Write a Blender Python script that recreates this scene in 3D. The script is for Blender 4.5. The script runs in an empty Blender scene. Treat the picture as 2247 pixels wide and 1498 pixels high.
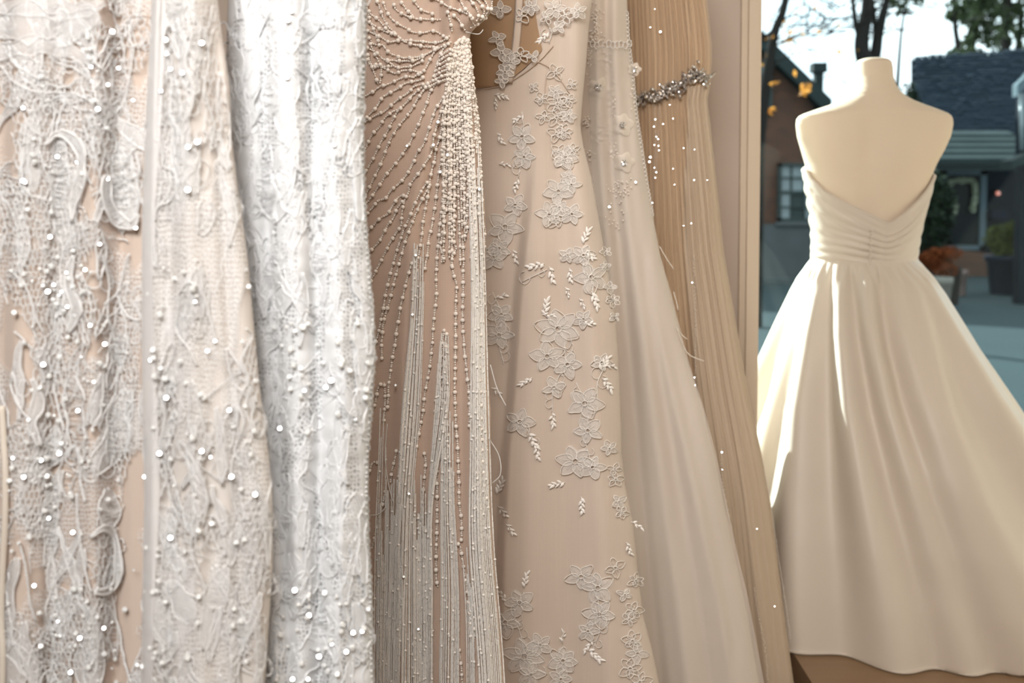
import bpy, math, random
import numpy as np
from mathutils import Vector, Matrix

# ------------------------------------------------------------------ camera
W, H_PX = 2247.0, 1498.0
LENS = 35.0
FPX = LENS / 36.0 * W
CAM_H = 1.5
PITCH = math.radians(2.5)
HORIZON = 450.0
CY = HORIZON + math.tan(PITCH) * FPX
CX = W / 2
scene = bpy.context.scene
cam_data = bpy.data.cameras.new('camera')
cam = bpy.data.objects.new('camera', cam_data)
scene.collection.objects.link(cam)
cam.location = (0, 0, CAM_H)
cam.rotation_euler = (math.pi / 2 - PITCH, 0, 0)
cam_data.lens = LENS
cam_data.sensor_width = 36.0
cam_data.shift_y = (CY - H_PX / 2) / W
cam_data.clip_start = 0.05
cam_data.clip_end = 400
cam_data.dof.use_dof = True
cam_data.dof.focus_distance = 1.32
cam_data.dof.aperture_fstop = 5.0
scene.camera = cam
scene.view_settings.view_transform = 'Standard'
scene.view_settings.look = 'None'
scene.view_settings.exposure = 0.24
scene.view_settings.gamma = 1.0
scene.view_settings.use_curve_mapping = False
scene.cycles.transparent_max_bounces = 12
scene.cycles.max_bounces = 6
scene.cycles.diffuse_bounces = 3
scene.cycles.glossy_bounces = 2
scene.cycles.caustics_reflective = False
scene.cycles.caustics_refractive = False

# ------------------------------------------------------------------ sky, sun, added room lights
world = bpy.data.worlds.new('sky')
scene.world = world
world.use_nodes = True
wn, wl = world.node_tree.nodes, world.node_tree.links
bg = wn['Background']
tc = wn.new('ShaderNodeTexCoord')
nz = wn.new('ShaderNodeTexNoise'); nz.inputs['Scale'].default_value = 2.6; nz.inputs['Detail'].default_value = 5
rp = wn.new('ShaderNodeValToRGB')
rp.color_ramp.elements[0].position = 0.30; rp.color_ramp.elements[0].color = (0.55, 0.80, 1.0, 1)
rp.color_ramp.elements[1].position = 0.50; rp.color_ramp.elements[1].color = (1.0, 1.0, 1.0, 1)
wl.new(tc.outputs['Generated'], nz.inputs['Vector'])
wl.new(nz.outputs['Fac'], rp.inputs['Fac'])
wl.new(rp.outputs['Color'], bg.inputs['Color'])
bg.inputs['Strength'].default_value = 2.2

SUN_DIR = Vector((-0.52, 0.72, 0.46)).normalized()
sd = bpy.data.lights.new('sun', 'SUN'); sd.energy = 16.0; sd.angle = math.radians(0.8); sd.color = (1.0, 0.95, 0.88)
sun = bpy.data.objects.new('sun', sd); scene.collection.objects.link(sun)
sun.rotation_euler = SUN_DIR.to_track_quat('Z', 'Y').to_euler()

def area(name, loc, target, sx, sy, power, color):
    d = bpy.data.lights.new(name, 'AREA'); d.shape = 'RECTANGLE'; d.size = sx; d.size_y = sy
    d.energy = power; d.color = color
    o = bpy.data.objects.new(name, d); scene.collection.objects.link(o)
    o.location = loc
    o.rotation_euler = (Vector(loc) - Vector(target)).to_track_quat('Z', 'Y').to_euler()
    return o
KEY_POS = Vector((-0.25, -0.45, 2.60))
key = area('key_light', KEY_POS, (-0.08, 1.15, 1.78), 1.0, 1.0, 28, (1.0, 0.985, 0.97))  # unseen key light added under the ceiling to brighten the gowns
key.data.spread = math.radians(125)
warm = area('warm_fill_light', (0.9, 0.5, 2.74), (0.9, 0.9, 0.5), 0.9, 0.9, 10, (1.0, 0.78, 0.58))  # warm fill added for the right-hand gowns and dress form, source unseen

# ------------------------------------------------------------------ projection helpers
FWD = np.array([0, math.cos(PITCH), -math.sin(PITCH)])
UPV = np.array([0, math.sin(PITCH), math.cos(PITCH)])
CAMP = np.array([0, 0, CAM_H])
def at(px, py, Y):
    """point seen at pixel (px, py) that lies at world depth Y (arrays allowed)"""
    px, py, Y = np.broadcast_arrays(np.asarray(px, float), np.asarray(py, float), np.asarray(Y, float))
    xc = (px - CX) / FPX; yc = -(py - CY) / FPX
    d = FWD + yc[..., None] * UPV
    d = d + xc[..., None] * np.array([1.0, 0, 0])
    t = Y / d[..., 1]
    return CAMP + d * t[..., None]
def proj(P):
    q = np.asarray(P) - CAMP
    zc = q @ FWD
    return CX + q[..., 0] / zc * FPX, CY - (q @ UPV) / zc * FPX

# ------------------------------------------------------------------ mesh helpers
COL = scene.collection
ORG = {}
class MB:
    def __init__(s): s.V = []; s.T = []; s.Q = []; s.n = 0
    def add(s, V, F):
        V = np.asarray(V, float).reshape(-1, 3); F = np.asarray(F, int)
        (s.T if F.shape[1] == 3 else s.Q).append(F + s.n)
        s.V.append(V); s.n += len(V)
    def also(s, F):   # further faces on the last vertices added
        F = np.asarray(F, int); (s.T if F.shape[1] == 3 else s.Q).append(F + s.n - len(s.V[-1]))
    def build(s, name, mat, parent=None, smooth=True, uv=None, kind=None):
        V = np.concatenate(s.V)
        org = ORG.get(parent.name, Vector((0, 0, 0))) if parent else Vector((0, 0, 0))
        V = V - np.array(org)
        me = bpy.data.meshes.new(name)
        T = np.concatenate(s.T) if s.T else np.zeros((0, 3), int)
        Q = np.concatenate(s.Q) if s.Q else np.zeros((0, 4), int)
        me.vertices.add(len(V)); me.vertices.foreach_set('co', V.astype(np.float32).ravel())
        loops = np.concatenate([T.ravel(), Q.ravel()]).astype(np.int32)
        me.loops.add(len(loops)); me.loops.foreach_set('vertex_index', loops)
        starts = np.concatenate([np.arange(len(T)) * 3, len(T) * 3 + np.arange(len(Q)) * 4]).astype(np.int32)
        me.polygons.add(len(starts)); me.polygons.foreach_set('loop_start', starts)
        me.polygons.foreach_set('use_smooth', np.full(len(starts), smooth))
        if uv is not None:
            l = me.uv_layers.new(name='UVMap'); l.data.foreach_set('uv', np.asarray(uv, np.float32)[loops].ravel())
        me.update(calc_edges=True); me.validate()
        o = bpy.data.objects.new(name, me); COL.objects.link(o)
        if mat is not None: me.materials.append(mat)
        if parent:
            o.parent = parent; ORG[o.name] = org
        if kind: o['kind'] = kind
        return o
def tag(o, label, cat, group=None):
    o['label'] = label; o['category'] = cat
    if group: o['group'] = group
    return o
def thing(name, loc, label, cat, group=None):
    o = bpy.data.objects.new(name, None); COL.objects.link(o); o.location = loc
    o.empty_display_size = 0.05
    ORG[o.name] = Vector(loc)
    return tag(o, label, cat, group)
def structure(o): o['kind'] = 'structure'; return o

def box(mb, x0, x1, y0, y1, z0, z1):
    V = [(x, y, z) for x in (x0, x1) for y in (y0, y1) for z in (z0, z1)]
    mb.add(V, [(0, 1, 3, 2), (4, 6, 7, 5), (0, 4, 5, 1), (2, 3, 7, 6), (0, 2, 6, 4), (1, 5, 7, 3)])
def boxo(name, b, mat, parent=None):
    m = MB(); box(m, *b); return m.build(name, mat, parent, smooth=False)
def prism(mb, poly, y0, y1):
    """polygon in x,z extruded along y"""
    n = len(poly)
    V = [(x, y0, z) for x, z in poly] + [(x, y1, z) for x, z in poly]
    mb.add(V, [(i, (i + 1) % n, n + (i + 1) % n, n + i) for i in range(n)])
    mb.also([(0, i, i + 1) for i in range(1, n - 1)] + [(n, n + i + 1, n + i) for i in range(1, n - 1)])

def norm(a): return a / np.maximum(np.linalg.norm(a, axis=-1, keepdims=True), 1e-12)
def tube(mb, P, r, k=4, flat=1.0, caps=True):
    P = np.asarray(P, float); n = len(P)
    if n < 2: return
    r = np.broadcast_to(np.asarray(r, float), (n,))
    T = norm(np.gradient(P, axis=0)); N = norm(CAMP - P)
    B = norm(np.cross(T, N)); N = np.cross(B, T)
    a = np.arange(k) / k * 2 * np.pi
    V = P[:, None] + r[:, None, None] * (np.cos(a)[None, :, None] * B[:, None] + flat * np.sin(a)[None, :, None] * N[:, None])
    i = np.arange(n - 1)[:, None] * k; j = np.arange(k)[None]; j2 = (j + 1) % k
    mb.add(V, np.stack([i + j, i + k + j, i + k + j2, i + j2], -1).reshape(-1, 4))
    if caps:
        mb.also([(0, q, q + 1) for q in range(1, k - 1)] + [((n - 1) * k, (n - 1) * k + q + 1, (n - 1) * k + q) for q in range(1, k - 1)])
def prisms(mb, P0, P1, r, k=3):
    P0 = np.asarray(P0, float); P1 = np.asarray(P1, float); m = len(P0)
    if m == 0: return
    r = np.broadcast_to(np.asarray(r, float), (m,))
    T = norm(P1 - P0); N = norm(CAMP - P0); B = norm(np.cross(T, N)); N = np.cross(B, T)
    a = np.arange(k) / k * 2 * np.pi + 0.4
    off = r[:, None, None] * (np.cos(a)[None, :, None] * B[:, None] + np.sin(a)[None, :, None] * N[:, None])
    V = np.concatenate([P0[:, None] + off, P1[:, None] + off], 1)
    i = np.arange(m)[:, None] * 2 * k; j = np.arange(k)[None]; j2 = (j + 1) % k
    mb.add(V, np.stack([i + j, i + k + j, i + k + j2, i + j2], -1).reshape(-1, 4))
import bmesh
def template(kind):
    bm = bmesh.new()
    if kind == 'ico1': bmesh.ops.create_icosphere(bm, subdivisions=1, radius=1)
    if kind == 'ico2': bmesh.ops.create_icosphere(bm, subdivisions=2, radius=1)
    if kind == 'oct': bmesh.ops.create_uvsphere(bm, u_segments=6, v_segments=4, radius=1)
    bmesh.ops.triangulate(bm, faces=bm.faces[:])
    V = np.array([v.co[:] for v in bm.verts]); F = np.array([[v.index for v in f.verts] for f in bm.faces])
    bm.free(); return V, F
TPL = {k: template(k) for k in ('ico1', 'ico2', 'oct')}
def balls(mb, C, r, kind='ico1', squash=None):
    V, F = TPL[kind]; C = np.asarray(C, float).reshape(-1, 3); m = len(C)
    if m == 0: return
    r = np.broadcast_to(np.asarray(r, float), (m,))
    VV = C[:, None] + V[None] * r[:, None, None]
    mb.add(VV, (F[None] + (np.arange(m) * len(V))[:, None, None]).reshape(-1, 3))
def resample(pts, step):
    pts = np.asarray(pts, float)
    d = np.r_[0, np.cumsum(np.hypot(*np.diff(pts, axis=0).T))]
    n = max(2, int(d[-1] / step) + 1)
    s = np.linspace(0, d[-1], n)
    return np.stack([np.interp(s, d, pts[:, 0]), np.interp(s, d, pts[:, 1])], 1)
def smooth_path(pts, step):
    """Catmull-Rom through the points, then evenly resampled"""
    p = np.asarray(pts, float)
    if len(p) < 3: return resample(p, step)
    q = np.vstack([2 * p[0] - p[1], p, 2 * p[-1] - p[-2]]); out = []
    t = np.linspace(0, 1, 8, endpoint=False)[:, None]
    for i in range(1, len(q) - 2):
        a, b, c, d = q[i - 1], q[i], q[i + 1], q[i + 2]
        out.append(0.5 * (2 * b + (c - a) * t + (2 * a - 5 * b + 4 * c - d) * t ** 2 + (3 * b - a - 3 * c + d) * t ** 3))
    out.append(p[-1:]); return resample(np.vstack(out), step)
class Wob:
    """cheap smooth 2-D noise"""
    def __init__(s, seed, scale, n=7):
        r = np.random.RandomState(seed); s.k = r.normal(0, 1, (n, 2)) / scale; s.p = r.uniform(0, 6.28, n); s.n = n
    def __call__(s, x, y):
        x = np.asarray(x, float); y = np.asarray(y, float)
        return sum(np.sin(s.k[i, 0] * x + s.k[i, 1] * y + s.p[i]) for i in range(s.n)) / math.sqrt(s.n)

# ------------------------------------------------------------------ materials
def mat_new(name):
    m = bpy.data.materials.new(name); m.use_nodes = True
    return m, m.node_tree.nodes, m.node_tree.links, m.node_tree.nodes['Principled BSDF']
def plain(name, col, rough=0.6, metal=0.0, spec=0.5, bump=None, sheen=0.0, var=None, trans=0.0, subs=0.0):
    """bump = (scale, strength); var = (scale, amount) brightness variation; trans = translucent share"""
    m, n, l, b = mat_new(name)
    b.inputs['Base Color'].default_value = (*col, 1); b.inputs['Roughness'].default_value = rough
    b.inputs['Metallic'].default_value = metal; b.inputs['Specular IOR Level'].default_value = spec
    b.inputs['Sheen Weight'].default_value = sheen
    co = n.new('ShaderNodeTexCoord')
    if bump:
        t = n.new('ShaderNodeTexNoise'); t.inputs['Scale'].default_value = bump[0]; t.inputs['Detail'].default_value = 3
        l.new(co.outputs['Object'], t.inputs['Vector'])
        bp = n.new('ShaderNodeBump'); bp.inputs['Strength'].default_value = bump[1]; bp.inputs['Distance'].default_value = 0.01
        l.new(t.outputs['Fac'], bp.inputs['Height']); l.new(bp.outputs['Normal'], b.inputs['Normal'])
    if var:
        t = n.new('ShaderNodeTexNoise'); t.inputs['Scale'].default_value = var[0]; t.inputs['Detail'].default_value = 4
        l.new(co.outputs['Object'], t.inputs['Vector'])
        mx = n.new('ShaderNodeMix'); mx.data_type = 'RGBA'
        mx.inputs[6].default_value = (*[c * (1 - var[1]) for c in col], 1); mx.inputs[7].default_value = (*[min(1, c * (1 + var[1])) for c in col], 1)
        l.new(t.outputs['Fac'], mx.inputs[0]); l.new(mx.outputs[2], b.inputs['Base Color'])
    if trans:
        tr = n.new('ShaderNodeBsdfTranslucent'); tr.inputs['Color'].default_value = (*col, 1)
        ms = n.new('ShaderNodeMixShader'); ms.inputs[0].default_value = trans
        l.new(b.outputs[0], ms.inputs[1]); l.new(tr.outputs[0], ms.inputs[2]); l.new(ms.outputs[0], n['Material Output'].inputs[0])
    return m
def weave(name, col, scale_u, scale_v, depth=0.25, col2=None, rough=0.75, trans=0.15, sheen=0.2, streak=0.0):
    """fabric with a fine woven grid from the UV map (metres)"""
    m, n, l, b = mat_new(name)
    b.inputs['Roughness'].default_value = rough; b.inputs['Specular IOR Level'].default_value = 0.25
    b.inputs['Sheen Weight'].default_value = sheen
    uv = n.new('ShaderNodeUVMap')
    def wave(axis, sc):
        w = n.new('ShaderNodeTexWave'); w.wave_type = 'BANDS'; w.bands_direction = axis
        w.inputs['Scale'].default_value = sc; w.inputs['Distortion'].default_value = 1.2; w.inputs['Detail'].default_value = 1
        w.inputs['Detail Scale'].default_value = 0.6
        l.new(uv.outputs[0], w.inputs['Vector']); return w
    a, c = wave('X', scale_u), wave('Y', scale_v)
    mu = n.new('ShaderNodeMath'); mu.operation = 'MULTIPLY'
    l.new(a.outputs['Fac'], mu.inputs[0]); l.new(c.outputs['Fac'], mu.inputs[1])
    mp = n.new('ShaderNodeMapping'); mp.inputs['Scale'].default_value = (260, 7, 1); l.new(uv.outputs[0], mp.inputs['Vector'])
    ns = n.new('ShaderNodeTexNoise'); ns.inputs['Scale'].default_value = 1.0; ns.inputs['Detail'].default_value = 3
    l.new(mp.outputs[0], ns.inputs['Vector'])
    col2 = col2 or tuple(c_ * 0.72 for c_ in col)
    mx = n.new('ShaderNodeMix'); mx.data_type = 'RGBA'
    mx.inputs[6].default_value = (*col, 1); mx.inputs[7].default_value = (*col2, 1)
    ad = n.new('ShaderNodeMath'); ad.operation = 'MULTIPLY_ADD'; ad.inputs[1].default_value = depth
    sm = n.new('ShaderNodeMath'); sm.operation = 'MULTIPLY'; sm.inputs[1].default_value = streak
    l.new(ns.outputs['Fac'], sm.inputs[0])
    l.new(mu.outputs[0], ad.inputs[0]); l.new(sm.outputs[0], ad.inputs[2])
    l.new(ad.outputs[0], mx.inputs[0]); l.new(mx.outputs[2], b.inputs['Base Color'])
    bp = n.new('ShaderNodeBump'); bp.inputs['Strength'].default_value = 0.25; bp.inputs['Distance'].default_value = 0.001
    l.new(mu.outputs[0], bp.inputs['Height']); l.new(bp.outputs['Normal'], b.inputs['Normal'])
    tr = n.new('ShaderNodeBsdfTranslucent'); l.new(mx.outputs[2], tr.inputs['Color'])
    ms = n.new('ShaderNodeMixShader'); ms.inputs[0].default_value = trans
    l.new(b.outputs[0], ms.inputs[1]); l.new(tr.outputs[0], ms.inputs[2]); l.new(ms.outputs[0], n['Material Output'].inputs[0])
    return m
def net(name, col, cell, aspect, thread, haze, dense=0.0, dense_scale=(20, 6), distort=0.0, dense_lo=0.45, dense_hi=0.6, gap=None):
    """sheer net: Voronoi threads opaque, holes clear; dense = share of hole cover where the cloth-work thickens"""
    m, n, l, b = mat_new(name)
    b.inputs['Base Color'].default_value = (*col, 1); b.inputs['Roughness'].default_value = 0.7; b.inputs['Specular IOR Level'].default_value = 0.3
    uv = n.new('ShaderNodeUVMap')
    mp = n.new('ShaderNodeMapping'); mp.inputs['Scale'].default_value = (1 / cell, 1 / (cell * aspect), 1)
    l.new(uv.outputs[0], mp.inputs['Vector'])
    vo = n.new('ShaderNodeTexVoronoi'); vo.feature = 'DISTANCE_TO_EDGE'; vo.inputs['Scale'].default_value = 1.0; vo.voronoi_dimensions = '2D'
    vo.inputs['Randomness'].default_value = 0.75
    l.new(mp.outputs[0], vo.inputs['Vector'])
    rr = n.new('ShaderNodeMapRange'); rr.inputs['From Min'].default_value = thread; rr.inputs['From Max'].default_value = thread * 1.6
    rr.inputs['To Min'].default_value = 1.0; rr.inputs['To Max'].default_value = haze
    l.new(vo.outputs['Distance'], rr.inputs['Value'])
    fac = rr.outputs[0]
    if dense > 0:
        mp2 = n.new('ShaderNodeMapping'); mp2.inputs['Scale'].default_value = (*dense_scale, 1); l.new(uv.outputs[0], mp2.inputs['Vector'])
        ns = n.new('ShaderNodeTexNoise'); ns.inputs['Scale'].default_value = 1; ns.inputs['Detail'].default_value = 4; ns.inputs['Distortion'].default_value = 0.6
        l.new(mp2.outputs[0], ns.inputs['Vector'])
        r2 = n.new('ShaderNodeMapRange'); r2.inputs['From Min'].default_value = dense_lo; r2.inputs['From Max'].default_value = dense_hi
        r2.inputs['To Min'].default_value = 0; r2.inputs['To Max'].default_value = dense
        l.new(ns.outputs['Fac'], r2.inputs['Value'])
        mxm = n.new('ShaderNodeMath'); mxm.operation = 'MAXIMUM'; l.new(fac, mxm.inputs[0]); l.new(r2.outputs[0], mxm.inputs[1]); fac = mxm.outputs[0]
    if gap:
        mp3 = n.new('ShaderNodeMapping'); mp3.inputs['Scale'].default_value = (gap[0], gap[1], 1); mp3.inputs['Location'].default_value = (7, 3, 0); l.new(uv.outputs[0], mp3.inputs['Vector'])
        n3 = n.new('ShaderNodeTexNoise'); n3.inputs['Scale'].default_value = 1; n3.inputs['Detail'].default_value = 2; l.new(mp3.outputs[0], n3.inputs['Vector'])
        r3 = n.new('ShaderNodeMapRange'); r3.inputs['From Min'].default_value = gap[2]; r3.inputs['From Max'].default_value = gap[2] + .05; l.new(n3.outputs['Fac'], r3.inputs['Value'])
        mg = n.new('ShaderNodeMath'); mg.operation = 'MULTIPLY'; l.new(fac, mg.inputs[0]); l.new(r3.outputs[0], mg.inputs[1]); fac = mg.outputs[0]
    tp = n.new('ShaderNodeBsdfTransparent')
    tr = n.new('ShaderNodeBsdfTranslucent'); tr.inputs['Color'].default_value = (*col, 1)
    m0 = n.new('ShaderNodeMixShader'); m0.inputs[0].default_value = 0.25
    l.new(b.outputs[0], m0.inputs[1]); l.new(tr.outputs[0], m0.inputs[2])
    ms = n.new('ShaderNodeMixShader'); l.new(fac, ms.inputs[0]); l.new(tp.outputs[0], ms.inputs[1]); l.new(m0.outputs[0], ms.inputs[2])
    l.new(ms.outputs[0], n['Material Output'].inputs[0])
    return m
def sheer(name, col, cover, rough=0.7):
    m, n, l, b = mat_new(name)
    b.inputs['Base Color'].default_value = (*col, 1); b.inputs['Roughness'].default_value = rough; b.inputs['Specular IOR Level'].default_value = 0.2
    tp = n.new('ShaderNodeBsdfTransparent'); ms = n.new('ShaderNodeMixShader'); ms.inputs[0].default_value = cover
    l.new(tp.outputs[0], ms.inputs[1]); l.new(b.outputs[0], ms.inputs[2]); l.new(ms.outputs[0], n['Material Output'].inputs[0])
    return m
def glass(name, tint, refl):
    m, n, l, b = mat_new(name)
    tp = n.new('ShaderNodeBsdfTransparent'); tp.inputs['Color'].default_value = (*tint, 1)
    g = n.new('ShaderNodeBsdfGlossy'); g.inputs['Roughness'].default_value = 0.02
    ms = n.new('ShaderNodeMixShader'); ms.inputs[0].default_value = refl
    l.new(tp.outputs[0], ms.inputs[1]); l.new(g.outputs[0], ms.inputs[2]); l.new(ms.outputs[0], n['Material Output'].inputs[0])
    n.remove(b); return m
def brick_mat(name):
    m, n, l, b = mat_new(name); b.inputs['Roughness'].default_value = 0.9
    co = n.new('ShaderNodeTexCoord'); mp = n.new('ShaderNodeMapping'); mp.inputs['Rotation'].default_value = (math.pi / 2, 0, 0)
    l.new(co.outputs['Object'], mp.inputs['Vector'])
    t = n.new('ShaderNodeTexBrick'); b.inputs['Specular IOR Level'].default_value = 0.08; t.inputs['Color1'].default_value = (0.125, 0.055, 0.034, 1); t.inputs['Color2'].default_value = (0.085, 0.042, 0.029, 1)
    t.inputs['Mortar'].default_value = (0.08, 0.058, 0.047, 1); t.inputs['Scale'].default_value = 1.0
    t.inputs['Brick Width'].default_value = 0.225; t.inputs['Row Height'].default_value = 0.075; t.inputs['Mortar Size'].default_value = 0.012
    l.new(mp.outputs[0], t.inputs['Vector']); l.new(t.outputs['Color'], b.inputs['Base Color'])
    bp = n.new('ShaderNodeBump'); bp.inputs['Strength'].default_value = 0.5; bp.inputs['Distance'].default_value = 0.02; bp.invert = True
    l.new(t.outputs['Fac'], bp.inputs['Height']); l.new(bp.outputs['Normal'], b.inputs['Normal'])
    return m
def wood(name, c1, c2):
    m, n, l, b = mat_new(name); b.inputs['Roughness'].default_value = 0.45
    co = n.new('ShaderNodeTexCoord'); mp = n.new('ShaderNodeMapping'); mp.inputs['Scale'].default_value = (1.5, 14, 14)
    l.new(co.outputs['Object'], mp.inputs['Vector'])
    t = n.new('ShaderNodeTexNoise'); t.inputs['Scale'].default_value = 2; t.inputs['Detail'].default_value = 5; l.new(mp.outputs[0], t.inputs['Vector'])
    mx = n.new('ShaderNodeMix'); mx.data_type = 'RGBA'; mx.inputs[6].default_value = (*c1, 1); mx.inputs[7].default_value = (*c2, 1)
    l.new(t.outputs['Fac'], mx.inputs[0]); l.new(mx.outputs[2], b.inputs['Base Color']); return m
M = {}
M['wall'] = plain('beige_plaster', (0.60, 0.50, 0.42), 0.85, bump=(60, 0.05))
M['ceiling'] = plain('ceiling_paint', (0.75, 0.70, 0.64), 0.9)
M['trim'] = plain('cream_trim_paint', (0.72, 0.60, 0.46), 0.5)
M['floor'] = wood('floor_boards', (0.30, 0.19, 0.11), (0.20, 0.12, 0.07))
M['platform'] = wood('platform_boards', (0.34, 0.22, 0.13), (0.22, 0.13, 0.07))
M['glass'] = glass('shop_glass', (0.82, 0.915, 0.935), 0.008)
M['chrome'] = plain('chrome', (0.7, 0.68, 0.66), 0.15, metal=1.0)
M['hanger'] = plain('hanger_satin', (0.8, 0.76, 0.7), 0.5)
M['nudeA'] = weave('nude_lining_net', (0.72, 0.585, 0.49), 190, 190, 0.5, streak=0.15)
M['ivoryA'] = weave('ivory_tulle', (0.86, 0.79, 0.73), 190, 190, 0.35, streak=0.3)
M['netA'] = net('white_lace_net', (0.90, 0.88, 0.86), 0.0028, 1.5, 0.08, 0.03, dense=0.6, dense_scale=(45, 10), dense_lo=0.56, dense_hi=0.70, gap=(30, 14, .46))
M['netA2'] = net('white_lace_veil', (0.92, 0.90, 0.88), 0.0026, 1.6, 0.10, 0.12, dense=0.85, dense_scale=(38, 9), dense_lo=0.50, dense_hi=0.62, gap=(22, 7, .45))
M['cord'] = plain('lace_cord', (0.95, 0.935, 0.92), 0.65, spec=0.3, trans=0.3)
M['cloth'] = net('lace_clothwork', (0.93, 0.915, 0.90), 0.0012, 1.3, 0.11, 0.24)
M['whiteB'] = plain('white_lace_lining', (0.74, 0.745, 0.75), 0.8, trans=0.2, bump=(220, 0.5))
M['netB'] = net('white_heavy_lace', (0.94, 0.945, 0.95), 0.0030, 1.3, 0.17, 0.06, dense=1.0, dense_scale=(60, 9), dense_lo=0.44, dense_hi=0.52)
M['cordB'] = plain('white_lace_cord', (0.94, 0.945, 0.95), 0.6, spec=0.3, trans=0.2)
M['clothB'] = net('white_clothwork', (0.94, 0.945, 0.95), 0.0012, 1.3, 0.12, 0.6)
M['hem'] = sheer('pale_tulle_hem', (0.92, 0.89, 0.87), 0.62)
M['clear'] = plain('clear_bead', (0.80, 0.80, 0.78), 0.22, spec=0.8)
M['mirror'] = plain('sequin_face', (0.95, 0.95, 0.94), 0.14, metal=1.0)
M['nudeC'] = weave('blush_nude_mesh', (0.75, 0.565, 0.45), 150, 150, 0.45, streak=0.12)
M['pearl'] = plain('ivory_pearl', (0.92, 0.84, 0.76), 0.18, spec=0.7)
M['seed'] = plain('seed_bead', (0.86, 0.77, 0.68), 0.15, spec=0.9)
M['bugle'] = plain('bugle_bead', (0.92, 0.88, 0.83), 0.2, spec=0.9)
M['tulleD'] = weave('champagne_tulle', (0.83, 0.70, 0.59), 230, 230, 0.25, streak=0.25, trans=0.2)
M['illusion'] = sheer('illusion_mesh', (0.72, 0.56, 0.42), 0.35)
M['appl'] = plain('applique_cord', (0.96, 0.91, 0.85), 0.6, spec=0.3, trans=0.15)
M['leaf'] = plain('applique_satin', (0.97, 0.93, 0.88), 0.45, spec=0.4)
M['petal'] = sheer('applique_organza', (0.97, 0.925, 0.875), 0.40)
M['lacefill'] = net('applique_lace', (0.88, 0.80, 0.73), 0.0030, 1.2, 0.08, 0.10, dense=0.5, dense_scale=(60, 40))
M['tulleE'] = weave('soft_ivory_tulle', (0.90, 0.785, 0.675), 260, 260, 0.15, streak=0.35, trans=0.25)
M['organza'] = sheer('organza_petal', (0.95, 0.86, 0.76), 0.55)
M['crinkle'] = weave('champagne_crinkle', (0.82, 0.62, 0.42), 120, 220, 0.2, streak=0.7, trans=0.3)
M['veilF'] = sheer('pale_overskirt', (0.80, 0.68, 0.54), 0.45)
M['crystal'] = plain('crystal', (0.85, 0.84, 0.83), 0.06, metal=0.9)
M['silver'] = plain('tarnished_silver', (0.42, 0.38, 0.34), 0.3, metal=0.9)
M['form'] = plain('ivory_form_jersey', (0.80, 0.67, 0.52), 0.8, bump=(400, 0.1))
M['satin'] = plain('ivory_satin', (0.84, 0.75, 0.64), 0.45, trans=0.22, sheen=0.1)
M['brick'] = brick_mat('red_brick')
M['slate'] = plain('slate_shingle', (0.012, 0.020, 0.029), 0.85, spec=0.08, var=(1.6, 0.35))
M['slate2'] = plain('porch_shingle', (0.030, 0.042, 0.042), 0.85, spec=0.08, var=(2, 0.3))
M['fascia'] = plain('grey_green_paint', (0.024, 0.032, 0.031), 0.7, spec=0.08)
M['darkpaint'] = plain('dark_painted_wall', (0.005, 0.009, 0.014), 0.7, spec=0.08)
M['concrete'] = plain('foundation_concrete', (0.085, 0.09, 0.09), 0.9, spec=0.08, var=(3, 0.2))
M['asphalt'] = plain('street_asphalt', (0.026, 0.040, 0.043), 0.9, spec=0.08, var=(0.8, 0.15))
M['kerb'] = plain('kerb_stone', (0.07, 0.08, 0.08), 0.9, spec=0.08)
M['frame'] = plain('window_frame_paint', (0.045, 0.055, 0.052), 0.6, spec=0.08)
M['pane'] = plain('curtained_pane', (0.17, 0.20, 0.205), 0.15)
M['dpane'] = plain('dark_pane', (0.004, 0.008, 0.009), 0.25, spec=0.1)
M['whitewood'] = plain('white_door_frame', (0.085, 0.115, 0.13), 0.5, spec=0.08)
M['bark'] = plain('bark', (0.018,0.016,0.014), 0.95, spec=0.08, bump=(30, 0.5))
M['green'] = plain('evergreen_leaf', (0.045, 0.062, 0.030), 0.7, spec=0.08, trans=0.3)
M['dkgreen'] = plain('dark_shrub_leaf', (0.014, 0.024, 0.014), 0.7, spec=0.08)
M['boxleaf'] = plain('boxwood_leaf', (0.05, 0.060, 0.012), 0.7, spec=0.08)
M['autumn'] = plain('autumn_leaf', (0.62, 0.27, 0.05), 0.6, trans=0.45)
M['mum'] = plain('rust_flower', (0.13, 0.03, 0.008), 0.7, spec=0.08)
M['navy'] = plain('navy_pot', (0.006, 0.010, 0.022), 0.35, spec=0.08)
M['stone'] = plain('stone_planter', (0.16, 0.145, 0.125), 0.85, spec=0.08)
M['pinkpot'] = plain('pale_terracotta', (0.20, 0.14, 0.125), 0.8, spec=0.08)
M['sky_reflection'] = plain('pale_sky_reflection', (0.42, 0.45, 0.33), 0.7)  # pale tone of the sky mirrored in the door glass
m_, n_, l_, b_ = mat_new('lantern_light'); b_.inputs['Emission Color'].default_value = (1, 0.16, 0.05, 1); b_.inputs['Emission Strength'].default_value = 0.9; M['lantern'] = m_

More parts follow.
